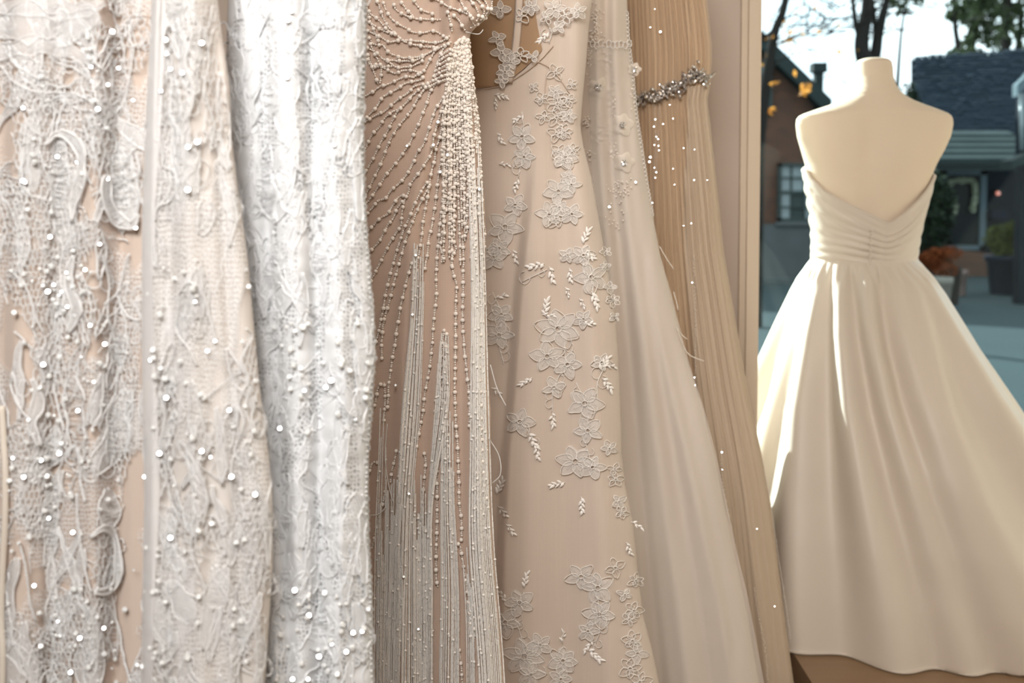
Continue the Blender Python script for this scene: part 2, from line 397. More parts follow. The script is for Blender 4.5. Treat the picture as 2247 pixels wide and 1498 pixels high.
# ================================================================== the room
WALL_Y = 2.40
def X(px, Y): return (px - CX) / FPX * Y / math.cos(PITCH) if False else float(at(px, HORIZON, Y)[0])
def Z(py, Y): return float(at(CX, py, Y)[2])
EDGE = X(1626, WALL_Y)          # where the wall behind the rail ends
structure(boxo('floor', (-2.2, 2.6, -1.6, 3.5, -0.05, 0.0), M['floor']))
structure(boxo('ceiling', (-2.2, 2.6, -1.6, 3.5, 2.80, 2.86), M['ceiling']))
structure(boxo('wall_back', (-2.1, EDGE, WALL_Y, WALL_Y + 0.06, 0, 2.8), M['wall']))
structure(boxo('wall_bay', (-1.10, -1.02, WALL_Y + 0.06, 3.36, 0, 2.8), M['wall']))
structure(boxo('wall_left', (-2.2, -2.1, -1.6, 2.5, 0, 2.8), M['wall']))
structure(boxo('wall_right', (2.5, 2.6, -1.6, 3.5, 0, 2.8), M['wall']))
structure(boxo('wall_front', (-2.1, 2.5, -1.6, -1.5, 0, 2.8), M['wall']))
structure(boxo('wall_sill', (-1.1, 2.5, 3.36, 3.46, 0, 0.46), M['wall']))
# casing of the bay opening: three stepped boards
xr = X(1666, WALL_Y - 0.03)
tr = MB()
tr_o = bpy.data.objects.new('trim_1', None); COL.objects.link(tr_o); structure(tr_o)
for nm, a, b, y0 in (('casing_board', 1624, 1640, 2.385), ('casing_board', 1640, 1662, 2.372), ('casing_bead', 1661, 1667, 2.380)):
    boxo(nm, (X(a, y0), X(b, y0), y0, WALL_Y + 0.06, 0, 2.8), M['trim'], tr_o)
# shop window of the bay
win = bpy.data.objects.new('window_1', None); COL.objects.link(win); structure(win)
boxo('pane', (-1.0, 2.45, 3.405, 3.411, 0.50, 2.72), M['glass'], win)
for nm, b in (('window_frame', (-1.02, 2.5, 3.37, 3.45, 0.46, 0.52)), ('window_frame', (-1.02, 2.5, 3.37, 3.45, 2.70, 2.80)),
              ('window_frame', (-1.02, -0.97, 3.37, 3.45, 0.52, 2.70)), ('window_frame', (2.43, 2.5, 3.37, 3.45, 0.52, 2.70))):
    boxo(nm, b, M['trim'], win)
PLAT = 0.482
pl = thing('display_platform', (1.55, 2.6, 0), 'wooden display platform under the gown on the dress form', 'platform')
for i in range(9):
    boxo('plank', (0.64, 2.49, 1.90 + i * 0.1615, 1.90 + i * 0.1615 + 0.158, PLAT - 0.03, PLAT), M['platform'], pl)
boxo('riser', (0.64, 2.49, 1.92, 3.355, 0, PLAT - 0.03), M['platform'], pl)

# ================================================================== outside
structure(boxo('ground', (-60, 60, 3.46, 90, -0.1, 0.0), M['asphalt']))
kb = MB(); box(kb, -10, 6.6, 18.9, 19.2, 0, 0.10); tag(kb.build('kerb', M['kerb'], None, False), 'dark kerb along the foot of the brick house', 'kerb')

HY = 20.5
def hp(px, py, Y=HY): q = at(px, py, Y); return float(q[0]), float(q[2])
house = thing('brick_house', (2.5, HY + 3, 0), 'brown brick house with a steep gable and grey foundation', 'house')
ex, ez = hp(1812, 222); tx, tz = hp(1700, 112)
sl = (tz - ez) / (tx - ex)
ax = 2.6; az = ez + sl * (ax - ex)
lx = 2 * ax - ex
fz = hp(1720, 492)[1]
w = MB(); prism(w, [(lx + 0.3, fz), (ex - 0.25, fz), (ex - 0.25, ez - 0.05), (ax, az - 0.25), (lx + 0.3, ez - 0.05)], HY, HY + 6); w.build('brick_wall', M['brick'], house, False)
w = MB(); box(w, lx + 0.2, ex - 0.15, HY - 0.06, HY + 6, 0, fz); w.build('foundation', M['concrete'], house, False)
for s, (qx, qz) in ((1, (ex, ez)), (-1, (lx, ez))):
    w = MB(); prism(w, [(ax, az), (ax, az - 0.34), (qx, qz - 0.34), (qx + s * 0.02, qz)], HY - 0.35, HY + 6.2); w.build('roof', M['fascia'], house, False)
cx_, cz_ = hp(1828, 152)
w = MB(); box(w, cx_ - 0.09, cx_ + 0.09, HY + 0.9, HY + 1.08, ez - 1, cz_ + .2); ch = w.build('chimney_pipe', M['fascia'], house, False)
w = MB(); box(w, cx_ - 0.15, cx_ + 0.15, HY + 0.84, HY + 1.14, cz_ + .06, cz_ + .26); w.build('cap', M['fascia'], ch, False)
w = MB(); box(w, hp(1806, 0)[0], hp(1836, 0)[0], HY + 0.5, HY + 1.5, ez - 1.2, ez + .18); w.build('dormer', M['fascia'], house, False)
def sash(px0, px1, py0, py1, cols, rows, panes):
    x0, z1 = hp(px0, py0); x1, z0 = hp(px1, py1)
    f = MB(); t = 0.07
    for b in ((x0, x1, z0, z0 + t), (x0, x1, z1 - t, z1), (x0, x0 + t, z0, z1), (x1 - t, x1, z0, z1)):
        box(f, b[0], b[1], HY - 0.10, HY + 0.05, b[2], b[3])
    for i in range(1, cols):
        x = x0 + (x1 - x0) * i / cols; box(f, x - 0.018, x + 0.018, HY - 0.06, HY + .02, z0, z1)
    for i in range(1, rows):
        z = z0 + (z1 - z0) * i / rows; h = 0.035 if 2 * i == rows else 0.018; box(f, x0, x1, HY - 0.07, HY + .02, z - h, z + h)
    fo = f.build('window', M['frame'], house, False)
    for i in range(cols):
        for j in range(rows):
            p = MB(); box(p, x0 + (x1 - x0) * i / cols + .01, x0 + (x1 - x0) * (i + 1) / cols - .01, HY - 0.03, HY - 0.02, z0 + (z1 - z0) * j / rows + .01, z0 + (z1 - z0) * (j + 1) / rows - .01)
            p.build('pane', panes(i, j), fo, False)
sash(1706, 1822, 358, 486, 4, 4, lambda i, j: M['pane'] if (j >= 2 or i % 2 == 0) else M['frame'])
sash(1640, 1692, 135, 252, 2, 4, lambda i, j: M['pane'] if j == 3 else M['dpane'])
w = MB(); x0, z0 = hp(1700, 488); box(w, x0, hp(1830, 0)[0], HY - .12, HY, z0 - .06, z0 + .02); w.build('window_sill', M['concrete'], house, False)

# slate-roofed house on the right
RY = 22.0
rh = thing('slate_roofed_house', (11, RY + 2, 0), 'dark house with a blue-black shingle roof and a glazed door', 'house')
ea, ez2 = hp(1999, 318, RY); rt, rz = hp(1999, 126, RY + 4.0)
eb = hp(2420, 318, RY)[0]; rb, rzb = hp(2420, 100, RY + 4.0)
NC = 22
for i in range(NC):
    t0, t1 = i / NC, (i + 1.25) / NC
    def q(t, s, up):
        a = np.array([ea + (rt - ea) * t, RY + 4 * t, ez2 + (rz - ez2) * t + up]); b = np.array([eb + (rb - eb) * t, RY + 4 * t, ez2 + (rzb - ez2) * t + up]); return a + (b - a) * s
    c = MB(); n = 26
    rs = np.random.RandomState(100 + i)
    for j in range(n):
        s0, s1 = (j + (i % 2) * 0.5) / n, (j + 0.94 + (i % 2) * 0.5) / n
        if s1 > 1.02: continue
        u = 0.07 + rs.uniform(-.015, .02); dt = rs.uniform(-.006, .004)
        c.add([q(t0 + dt, s0, u), q(t0 + dt, s1, u), q(t1, s1, u - 0.06), q(t1, s0, u - 0.06), q(t0 + dt, s0, 0), q(t0 + dt, s1, 0), q(t1, s1, -.05), q(t1, s0, -.05)],
              [(0, 1, 2, 3), (0, 4, 5, 1), (1, 5, 6, 2), (2, 6, 7, 3), (3, 7, 4, 0)])
    c.build('shingle_course', M['slate'], rh, False, kind='stuff')
w = MB(); w.add([q(0, 0, -.02), q(0, 1, -.02), q(1, 1, -.08), q(1, 0, -.08), (ea, RY + 4, 0), (eb, RY + 4, 0), (ea, RY, ez2 - .02), (eb, RY, ez2 - .02)], [(0, 1, 2, 3)]); w.build('roof_deck', M['slate'], rh, False)
w = MB(); box(w, ea + .1, eb, RY + 0.3, RY + 6, 0, ez2); w.build('wall', M['darkpaint'], rh, False)
# porch roof and beam
p0, pz0 = hp(2045, 352, 20.6); p1, _ = hp(2300, 352, 20.6); _, pz1 = hp(2100, 288, RY + .3)
for k in range(5):
    a, b = k / 5, (k + 1.15) / 5
    w = MB(); f = lambda t, u: (20.6 + (RY + .3 - 20.6) * t, pz0 + (pz1 - pz0) * t + u)
    (ya, za), (yb, zb) = f(a, .05), f(b, .0)
    w.add([(p0, ya, za), (p1, ya, za), (p1, yb, zb), (p0 + .9 * b, yb, zb), (p0, ya, za - .08), (p1, ya, za - .08)], [(0, 1, 2, 3), (4, 5, 1, 0)])
    w.build('porch_shingle_course', M['slate2'], rh, False)
w = MB(); box(w, p0 + .1, p1, 20.65, 20.8, pz0 - .20, pz0); w.build('porch_beam', M['fascia'], rh, False)
w = MB(); box(w, p0 + .1, p1, 20.60, 20.7, pz0 - .10, pz0 - .05); w.build('gutter', M['fascia'], rh, False)
DY = RY + 0.2
dx0, dz1 = hp(2062, 374, DY); dx1, dz0 = hp(2160, 548, DY)
dr = MB()
for b in ((dx1 - .14, dx1, dz0, dz1), (dx0, dx0 + .14, dz0, dz1), (dx0, dx1, dz1 - .1, dz1), (dx0, dx1, dz0, dz0 + .1)): box(dr, b[0], b[1], DY - .06, DY + .1, b[2], b[3])
door = dr.build('door', M['whitewood'], rh, False)
w = MB(); box(w, dx0 + .14, dx1 - .14, DY, DY + .02, dz0 + .1, dz1 - .1); w.build('pane', M['dpane'], door, False)
def leafball(mb, C, rad, n, size, rs, squash=(1, 1, 1)):
    d = norm(rs.normal(0, 1, (n, 3))) * (rs.uniform(0.35, 1, (n, 1)) ** 0.6) * rad * np.array(squash)
    leaves(mb, np.asarray(C) + d, size, rs)
def leaves(mb, C, size, rs):
    C = np.asarray(C, float); n = len(C)
    a = norm(rs.normal(0, 1, (n, 3))); b = norm(np.cross(a, rs.normal(0, 1, (n, 3))))
    s = size * rs.uniform(.6, 1.3, (n, 1)); c = np.cross(a, b) * s * 0.15
    V = np.stack([C - a * s, C + b * s * .45 + c, C + a * s, C - b * s * .45 + c], 1)
    mb.add(V, (np.array([[0, 1, 2], [0, 2, 3]])[None] + (np.arange(n) * 4)[:, None, None]).reshape(-1, 3))
rs = np.random.RandomState(5)
g = MB()
for pts in ([(2084, 402), (2098, 397), (2112, 396), (2126, 396), (2137, 400), (2140, 415), (2140, 432), (2137, 448), (2134, 460)], [(2095, 442), (2097, 455), (2094, 466)]):
    for px, py in smooth_path(pts, 4): leafball(g, at(px, py, DY - .08), .05, 14, .05, rs)
tag(g.build('sky_reflection', M['sky_reflection'], None, False, kind='stuff'), 'pale sky reflection on the dark glazed door, built as leaf clumps', 'sky_reflection')  # sky reflection in the door glass, modelled as pale leaf clumps
ln = thing('wall_lantern', tuple(at(2190, 432, RY + .15)), 'small glowing red lantern on the dark house wall', 'lantern')
q_ = at(2190, 424, RY + .15); w = MB(); balls(w, [q_], .05, 'ico1'); w.build('globe', M['lantern'], ln)
w = MB(); box(w, q_[0] - .06, q_[0] + .06, q_[1] - .06, q_[1] + .14, q_[2] + .05, q_[2] + .09); w.build('bracket', M['fascia'], ln, False)
# mailbox-like dark box below the lantern
q_ = at(2187, 470, RY + .15)
w = MB(); box(w, q_[0] - .17, q_[0] + .17, q_[1] - .12, q_[1] + .14, q_[2] - .10, q_[2] + .08); tag(w.build('mailbox', M['navy'], None, False), 'black mailbox below the red lantern', 'mailbox')
# brick step in front of the door
st = MB(); x0 = hp(2080, 0, 20.9)[0]; x1 = hp(2190, 0, 20.9)[0]
box(st, x0, x1, 20.9, RY + .3, 0, dz0 - .02); tag(st.build('entrance_step', M['brick'], None, False), 'low brick step below the glazed door', 'step')
# grey wing of the neighbouring house at the right edge
wy = 15.0
wg = thing('neighbour_house', tuple(at(2330, 640, wy)), 'house corner with pale downpipe at the right edge', 'house')
x0 = hp(2243, 0, wy)[0]
w = MB(); box(w, x0 + .05, x0 + 3, wy, wy + .2, 0, hp(0, 215, wy)[1]); w.build('wall', M['darkpaint'], wg, False)
w = MB(); a, b, c, d = hp(2214, 190, wy), hp(2214, 215, wy), hp(2330, 95, wy), hp(2330, 70, wy); prism(w, [a, b, c, d], wy - .25, wy - .1); w.build('roof_rake', M['whitewood'], wg, False)
w = MB(); a, b = hp(2242, 330, wy - .1), hp(2242, 205, wy - .1); tube(w, [(a[0], wy - .1, a[1]), (b[0], wy - .1, b[1])], .035, 8); w.build('downpipe', M['pane'], wg)
w = MB(); a, b = hp(2218, 352, wy - .4), hp(2300, 318, wy - .4); prism(w, [(a[0], a[1]), (a[0], a[1] - .12), (b[0], b[1] - .12), (b[0], b[1])], wy - .45, wy - .1); w.build('awning', M['fascia'], wg, False)

# shrubs and planters
def shrub(name, px, py, Y, rad, n, size, mat, label, cat, squash=(1, 1, 1), seed=1):
    rs = np.random.RandomState(seed); m = MB(); c = at(px, py, Y)
    t = thing(name, (float(c[0]), Y, max(0.0, float(c[2]) - rad * squash[2])), label, cat)
    for k in range(7):
        leafball(m, c + rs.normal(0, .35, 3) * rad * np.array(squash), rad * .62, n // 7, size, rs, squash)
    m.build('foliage', mat, t, False, kind='stuff')
    return t
t = shrub('evergreen_shrub', 2035, 455, 20.0, 0.62, 2600, .07, M['dkgreen'], 'tall dark evergreen shrub beside the bare dress-form shoulder', 'shrub', (.8, .8, 1.6), 3)
w = MB(); b = at(2035, 455, 20.0); tube(w, [(b[0], 20.0, 0), (b[0], 20.0, b[2])], .05, 6); w.build('stem', M['bark'], t)
def pot(name, px, py_top, py_bot, Y, r_top, r_bot, mat, label):
    m = MB(); a = at(px, py_top, Y); b = at(px, py_bot, Y); k = 20; an = np.arange(k) / k * 6.2832
    prof = [(r_bot, b[2]), (r_bot * 1.03, b[2] + .03), (r_top * .97, a[2] - .10), (r_top * 1.06, a[2] - .09), (r_top * 1.06, a[2]), (r_top * .9, a[2]), (r_top * .85, a[2] - .08)]
    V = np.array([[(a[0] + r * math.cos(t), Y + r * math.sin(t), z) for t in an] for r, z in prof]).reshape(-1, 3)
    F = [(i * k + j, i * k + (j + 1) % k, (i + 1) * k + (j + 1) % k, (i + 1) * k + j) for i in range(len(prof) - 1) for j in range(k)]
    m.add(V, F); m.also([(0, j + 1, j) for j in range(1, k - 1)] + [((len(prof) - 1) * k, (len(prof) - 1) * k + j, (len(prof) - 1) * k + j + 1) for j in range(1, k - 1)])
    return tag(m.build(name, mat), label, 'planter')
GY = 1.5 * FPX / (645 - HORIZON)
pot('flower_pot', 2222, 560, 645, GY, .42, .34, M['navy'], 'large dark navy pot under the round boxwood bush')
shrub('boxwood_bush', 2222, 525, GY, 0.45, 3600, .05, M['boxleaf'], 'round olive green boxwood bush in the navy pot', 'bush', (1.15, 1, .9), 7)
GY2 = 1.5 * FPX / (668 - HORIZON)
pot('flower_pot', 2085, 586, 668, GY2, .16, .12, M['bark'], 'tall narrow dark pot under the rust-orange flowers')
shrub('chrysanthemum', 2062, 572, GY2, 0.23, 2400, .035, M['mum'], 'mound of rust-orange flowers beside the gown waist', 'flowers', (1.4, 1, .75), 9)
pot('flower_pot', 2103, 592, 649, 1.5 * FPX / (649 - HORIZON), .14, .12, M['pinkpot'], 'small pale terracotta pot right of the orange flowers')
pot('flower_pot', 2066, 608, 684, 1.5 * FPX / (684 - HORIZON), .15, .10, M['stone'], 'pale stone pot half hidden by the gown skirt')

# trees
def branch(mb, P, r0, r1):
    n = len(P); tube(mb, P, np.linspace(r0, r1, n), 7)
def tree(name, Y, trunks, label, twigs, seed, leafmat=None, leafspots=(), leafn=40, leafsize=.06, rad=.3):
    rs = np.random.RandomState(seed); b = at(trunks[0][0][0], 0, Y)
    t = thing(name, (float(b[0]), Y, 0), label, 'tree'); m = MB(); tw = MB()
    for k, tr_ in enumerate(trunks):
        pts = smooth_path([(x, y) for x, y, r in tr_], 12); P = at(pts[:, 0], pts[:, 1], Y + rs.uniform(-.3, .3))
        if k == 0: P = np.vstack([[P[0][0], P[0][1], 0.0], P])
        branch(m, P, tr_[0][2] / FPX * Y, tr_[-1][2] / FPX * Y)
        for _ in range(twigs):
            i = rs.randint(len(P) // 3, len(P)); L = rs.uniform(.4, 1.3) * Y / 16
            d = norm(np.array([rs.normal(0, 1), rs.normal(0, .6), rs.uniform(.1, .9)]))
            s = np.linspace(0, 1, 7)[:, None]; Q = P[i] + d * L * s + rs.normal(0, .05, (7, 3)) * s * L - np.array([0, 0, .25]) * L * s ** 2
            tube(tw, Q, np.linspace(.010, .003, 7) * Y / 12, 4)
            for _ in range(2):
                j = rs.randint(2, 6); d2 = norm(d + rs.normal(0, .6, 3)); Q2 = Q[j] + d2 * L * .5 * s
                tube(tw, Q2, np.linspace(.006, .002, 7) * Y / 12, 3)
    m.build('trunk', M['bark'], t)
    if tw.n: tw.build('twigs', M['bark'], t, kind='stuff')
    if leafspots:
        lf = MB()
        for px, py, rr, nn in leafspots: leafball(lf, at(px, py, Y + rs.uniform(-.5, .5)), rr / FPX * Y, nn, leafsize, rs)
        lf.build('leaves', leafmat, t, False, kind='stuff')
    return t
rs = np.random.RandomState(77)
spots = [(1768, 190, 10, 8), (1762, 203, 9, 7), (1672, 242, 9, 7), (1690, 240, 9, 7), (1701, 184, 8, 5), (1690, 113, 7, 4), (1729, 87, 7, 3), (1760, 17, 6, 2)]
spots += [(rs.uniform(1670, 1850), rs.uniform(5, 170), 9, 1) for _ in range(26)]
tree('autumn_tree', 12.5, [[(1660, 330, 16), (1678, 200, 14), (1692, 110, 12), (1703, 60, 11), (1716, 30, 9), (1728, -25, 7), (1745, -120, 5)], [(1702, 62, 6), (1688, 76, 5), (1672, 85, 4), (1655, 92, 3)], [(1725, 85, 2), (1760, 70, 2), (1810, 45, 1.5), (1850, 10, 1)], [(1700, 100, 2.5), (1745, 82, 2), (1800, 72, 1.6), (1870, 70, 1)]],
     'leaning bare tree with orange leaves against the brick gable', 7, 21, M['autumn'], spots, leafsize=.055)
spots = [(1912, 40, 10, 7), (1902, 25, 9, 4), (1890, 112, 8, 4)]
tree('street_tree', 16.0, [[(1908, 330, 26), (1905, 160, 22), (1893, 125, 17), (1890, 90, 15), (1897, 50, 13), (1902, 20, 12), (1905, -60, 10)], [(1891, 92, 7), (1879, 60, 6), (1873, 20, 5), (1868, -30, 4)], [(1912, 140, 14), (1921, 115, 11), (1926, 80, 10), (1935, 40, 9), (1943, 10, 8), (1955, -40, 6)], [(1922, 85, 6), (1918, 40, 5), (1914, 0, 5), (1912, -40, 4)]],
     'dark multi-stemmed street tree rising behind the dress-form neck', 10, 22, M['autumn'], spots, leafsize=.06)
def evergreen(px0, trunks, label, seed, cover, Y=40.0):
    rs = np.random.RandomState(seed)
    sp = [(rs.uniform(*cover[:2]), rs.uniform(*cover[2:4]), rs.uniform(9, 20), 26) for _ in range(cover[4])]
    tree('evergreen_tree', Y, trunks, label, 5, seed, M['green'], sp, leafsize=.16)
evergreen(2100, [[(2104, 330, 8), (2102, 120, 7), (2096, 60, 6), (2094, -20, 5)]], 'thin-trunked evergreen at the left end of the slate roof', 31, (2085, 2125, -30, 125, 16), 36.0)
evergreen(2135, [[(2124, 330, 12), (2128, 130, 11), (2138, 70, 10), (2150, 20, 9), (2158, -40, 8)], [(2130, 120, 5), (2122, 90, 4), (2128, 60, 3)]], 'leaning evergreen above the middle of the slate roof', 32, (2115, 2195, -40, 118, 42))
evergreen(2210, [[(2205, 330, 12), (2207, 120, 11), (2204, 60, 10), (2212, 0, 9), (2214, -40, 8)], [(2230, 120, 6), (2240, 60, 5), (2236, 0, 5)]], 'dense evergreen above the right end of the slate roof', 33, (2180, 2300, -40, 118, 64), 45.0)
tree('evergreen_tree', 16.5, [[(1960, 330, 6), (1975, 100, 3), (1985, 20, 2), (1990, -40, 2)]], 'feathery treetop above the right shoulder of the dress form', 3, 35, M['green'],
     [(rs.uniform(1955, 2025), rs.uniform(-30, 30) - abs(rs.normal(0, 10)), 10, 12) for _ in range(24)], leafsize=.06)
vine = shrub('climbing_vine', 2000, 212, 21.4, .3, 260, .06, M['dkgreen'], 'small dark vine at the left corner of the slate roof', 'vine', (.6, .5, 1.1), 13)

# ================================================================== dress form and its gown
MY = 2.60
def loft(rows, nth=96, top_fn=None, disp=None, cap_top=False, cap_bot=False, pexp=2.0, nrow=None, close=True):
    """rows: (py, left px, right px, depth m, centre shift in y) at depth MY -> closed loops; disp(px,py,V)->outward metres"""
    rows = np.array(rows, float); n = nrow or 90
    py = np.linspace(rows[0, 0], rows[-1, 0], n)
    # denser towards the top so that the shoulders stay round
    L, R, D, S = (np.interp(py, rows[:, 0], rows[:, i]) for i in (1, 2, 3, 4))
    a = np.arange(nth) / nth * 2 * np.pi
    pl, pr = at(L, py, MY), at(R, py, MY)
    cx = (pl[:, 0] + pr[:, 0]) / 2; hw = (pr[:, 0] - pl[:, 0]) / 2; z = pl[:, 2]
    ca, sa = np.cos(a), np.sin(a)
    ex = 2.0 / pexp
    X_ = cx[:, None] + hw[:, None] * np.sign(ca) * np.abs(ca) ** ex
    Y_ = MY + S[:, None] + D[:, None] * np.sign(sa) * np.abs(sa) ** ex
    Z_ = np.repeat(z[:, None], nth, 1)
    V = np.stack([X_, Y_, Z_], -1)
    Nn = norm(np.stack([ca[None] / np.maximum(hw[:, None], .01), sa[None] / np.maximum(D[:, None], .01), np.zeros((n, nth))], -1))
    if disp is not None:
        px, pyy = proj(V.reshape(-1, 3)); d = disp(px.reshape(n, nth), pyy.reshape(n, nth), np.broadcast_to(a[None], (n, nth)), np.broadcast_to(z[:, None], (n, nth)))
        V = V + Nn * d[..., None]
    return V
def grid_faces(n, k, closed=True):
    i = np.arange(n - 1)[:, None] * k; j = np.arange(k if closed else k - 1)[None]; j2 = (j + 1) % k
    return np.stack([i + j, i + j2, i + k + j2, i + k + j], -1).reshape(-1, 4)
body = [(127.5, 1908, 1926, .012, 0), (129, 1893, 1943, .028, 0), (132, 1885, 1950, .038, 0), (137, 1881, 1955, .043, 0), (150, 1880.5, 1957, .047, 0), (170, 1880, 1958, .05, 0), (188, 1876, 1962, .054, -.004), (200, 1869, 1969, .058, -.006),
        (212, 1857, 1981, .062, -.008), (222, 1838, 1999, .066, -.01), (232, 1815, 2024, .07, -.012), (242, 1785, 2052, .074, -.014), (250, 1762, 2072, .077, -.015), (256, 1750, 2080, .078, -.015), (263, 1745, 2083, .080, -.015), (275, 1744, 2084, .083, -.014),
        (300, 1748, 2080, .090, -.01), (330, 1758, 2067, .098, -.006), (360, 1768, 2050, .106, -.003), (385, 1772, 2040, .110, 0), (420, 1779, 2030, .108, 0), (470, 1787, 2017, .100, 0), (520, 1791, 2006, .092, 0), (560, 1790, 2000, .09, 0), (620, 1778, 2010, .105, 0)]
ba = np.array(body)
mq = thing('dress_form', (float(at(1897, 600, MY)[0]), MY, PLAT), 'headless ivory dress form turned to the window, bare back', 'dress form')
# uneven rows: loft piecewise so the shoulder line stays crisp
V = np.concatenate([loft(ba[i:i + 2], nrow=6)[(0 if i == 0 else 1):] for i in range(len(ba) - 1)])
# round the back with a shallow spine hollow
px, py = proj(V.reshape(-1, 3)); px = px.reshape(V.shape[:2]); py = py.reshape(V.shape[:2])
cxl = np.interp(py, [130, 260, 560], [1918, 1914, 1897])
back = (V[..., 1] < MY)
sp = 0.007 * np.exp(-((px - cxl) / 22) ** 2) * np.clip((py - 200) / 120, 0, 1)
bl = 0.010 * (np.exp(-((px - cxl - 75) / 45) ** 2) + np.exp(-((px - cxl + 75) / 45) ** 2)) * np.exp(-((py - 320) / 55) ** 2)
V[..., 1] += np.where(back, sp - bl, 0)
m = MB(); m.add(V, grid_faces(len(V), 96)); k = 96
m.also([(0, j + 1, j) for j in range(1, k - 1)] + [((len(V) - 1) * k, (len(V) - 1) * k + j, (len(V) - 1) * k + j + 1) for j in range(1, k - 1)])
torso = m.build('torso', M['form'], mq)
m = MB(); cx0 = float(at(1918, 128, MY)[0])
# seam down the middle of the back
ys = np.linspace(150, 470, 40); 
w = MB(); pz = at(1895, 600, MY); tube(w, [(pz[0], MY, PLAT + .02), (pz[0], MY, pz[2])], .018, 10); w.build('stand_pole', M['chrome'], mq)
w = MB(); an = np.arange(24) / 24 * 6.2832; ring = lambda r, z: [(pz[0] + r * math.cos(t), MY + r * math.sin(t), z) for t in an]
w.add(ring(.16, PLAT) + ring(.16, PLAT + .012) + ring(.03, PLAT + .03), grid_faces(3, 24)); w.also([(48, 48 + j, 48 + j + 1) for j in range(1, 23)] + [(0, j + 1, j) for j in range(1, 23)]); w.build('stand_base', M['chrome'], mq)

gw = thing('satin_ball_gown', (float(at(1897, 600, MY)[0]), MY, PLAT), 'strapless ivory satin ball gown with draped low back on the dress form', 'gown')
vline_x = [1700, 1766, 1772, 1790, 1820, 1860, 1885, 1905, 1916, 1930, 1960, 1990, 2020, 2042, 2120]
vline_y = [372, 372, 392, 420, 442, 463, 474, 484, 488, 484, 463, 438, 410, 384, 384]
def bodice_pt(a, t):
    """a angle, t 0 top edge..1 waist"""
wais = [(370, 1765, 2045, .118, 0)] + [(r[0], r[1] - 4, r[2] + 4, r[3] + .006, r[4]) for r in body if 380 < r[0] < 565] + [(566, 1786, 2004, .096, 0), (582, 1784, 2006, .10, 0)]
wa = np.array(wais)
nth = 160; a = np.arange(nth) / nth * 2 * np.pi
nr = 60
Vb = np.zeros((nr, nth, 3)); 
for j in range(nth):
    # px of the top edge at this angle, found by two passes
    top = 385.0
    front = math.sin(a[j]) < 0
    for _ in range(4):
        L, R, D = (np.interp(top, wa[:, 0], wa[:, i]) for i in (1, 2, 3))
        cxx = (L + R) / 2; hw = (R - L) / 2
        pxx = cxx + hw * math.cos(a[j]) * (1 + 0.035 * max(0, -math.sin(a[j])))
        top = np.interp(pxx, vline_x, vline_y) if front else 378 - 28 * math.sin(a[j])
    pyr = top + (582 - top) * np.linspace(0, 1, nr)
    L, R, D, S = (np.interp(pyr, wa[:, 0], wa[:, i]) for i in (1, 2, 3, 4))
    pl, pr = at(L, pyr, MY), at(R, pyr, MY)
    cxx = (pl[:, 0] + pr[:, 0]) / 2; hw = (pr[:, 0] - pl[:, 0]) / 2
    # draped pleats: ridges that run from the side seams down to the centre back
    t = np.linspace(0, 1, nr)
    ph = t * 15 + 5 * t ** 2 + 1.6 * math.cos(2 * a[j]) + .8 * math.sin(3 * a[j] + 1) + .5 * np.sin(7 * t + 2 * a[j])
    pleat = (.0026 * np.abs(np.sin(ph)) ** .7 + .0014 * np.sin(2.3 * ph + 3 * a[j])) * np.clip(t * 6, .2, 1)
    pleat *= 1 - .7 * math.exp(-((math.cos(a[j]) - .08) / .05) ** 2) if front else 1
    hw = hw + pleat; Dd = D + pleat + .004
    Vb[:, j] = np.stack([cxx + hw * math.cos(a[j]), MY + S + Dd * math.sin(a[j]), pl[:, 2]], 1)
m = MB(); m.add(Vb, grid_faces(nr, nth)); bod = m.build('bodice', M['satin'], gw)
sm = bod.modifiers.new('cloth', 'SOLIDIFY'); sm.thickness = .004; sm.offset = -1
# rolled top edge
w = MB(); P = Vb[0]; P = np.vstack([P, P[:1]]); tube(w, P - np.array([0, 0, .002]), .0045, 6); w.build('top_edge', M['satin'], gw)
# covered buttons
rs = np.random.RandomState(4)
for i, yb in enumerate(np.linspace(505, 586, 12)):
    x = np.interp(yb, [505, 586], [1912, 1909]); D = np.interp(yb, wa[:, 0], wa[:, 3])
    w = MB(); balls(w, [at(x, yb, MY - D - .010)], .0038, 'ico2'); w.build('button', M['satin'], gw)
w = MB(); ps = [(1914, 490), (1911, 540), (1908, 585), (1912, 610), (1919, 640)]; ps = smooth_path(ps, 6)
Dm = np.interp(ps[:, 1], [490, 582, 640], [.105, .106, .155]); tube(w, at(ps[:, 0], ps[:, 1], MY - Dm - .003), .002, 5); w.build('placket', M['satin'], gw)
w = MB(); balls(w, [at(2041, 388, MY - .03)], .006, 'ico2'); w.build('crystal_clasp', M['crystal'], gw)
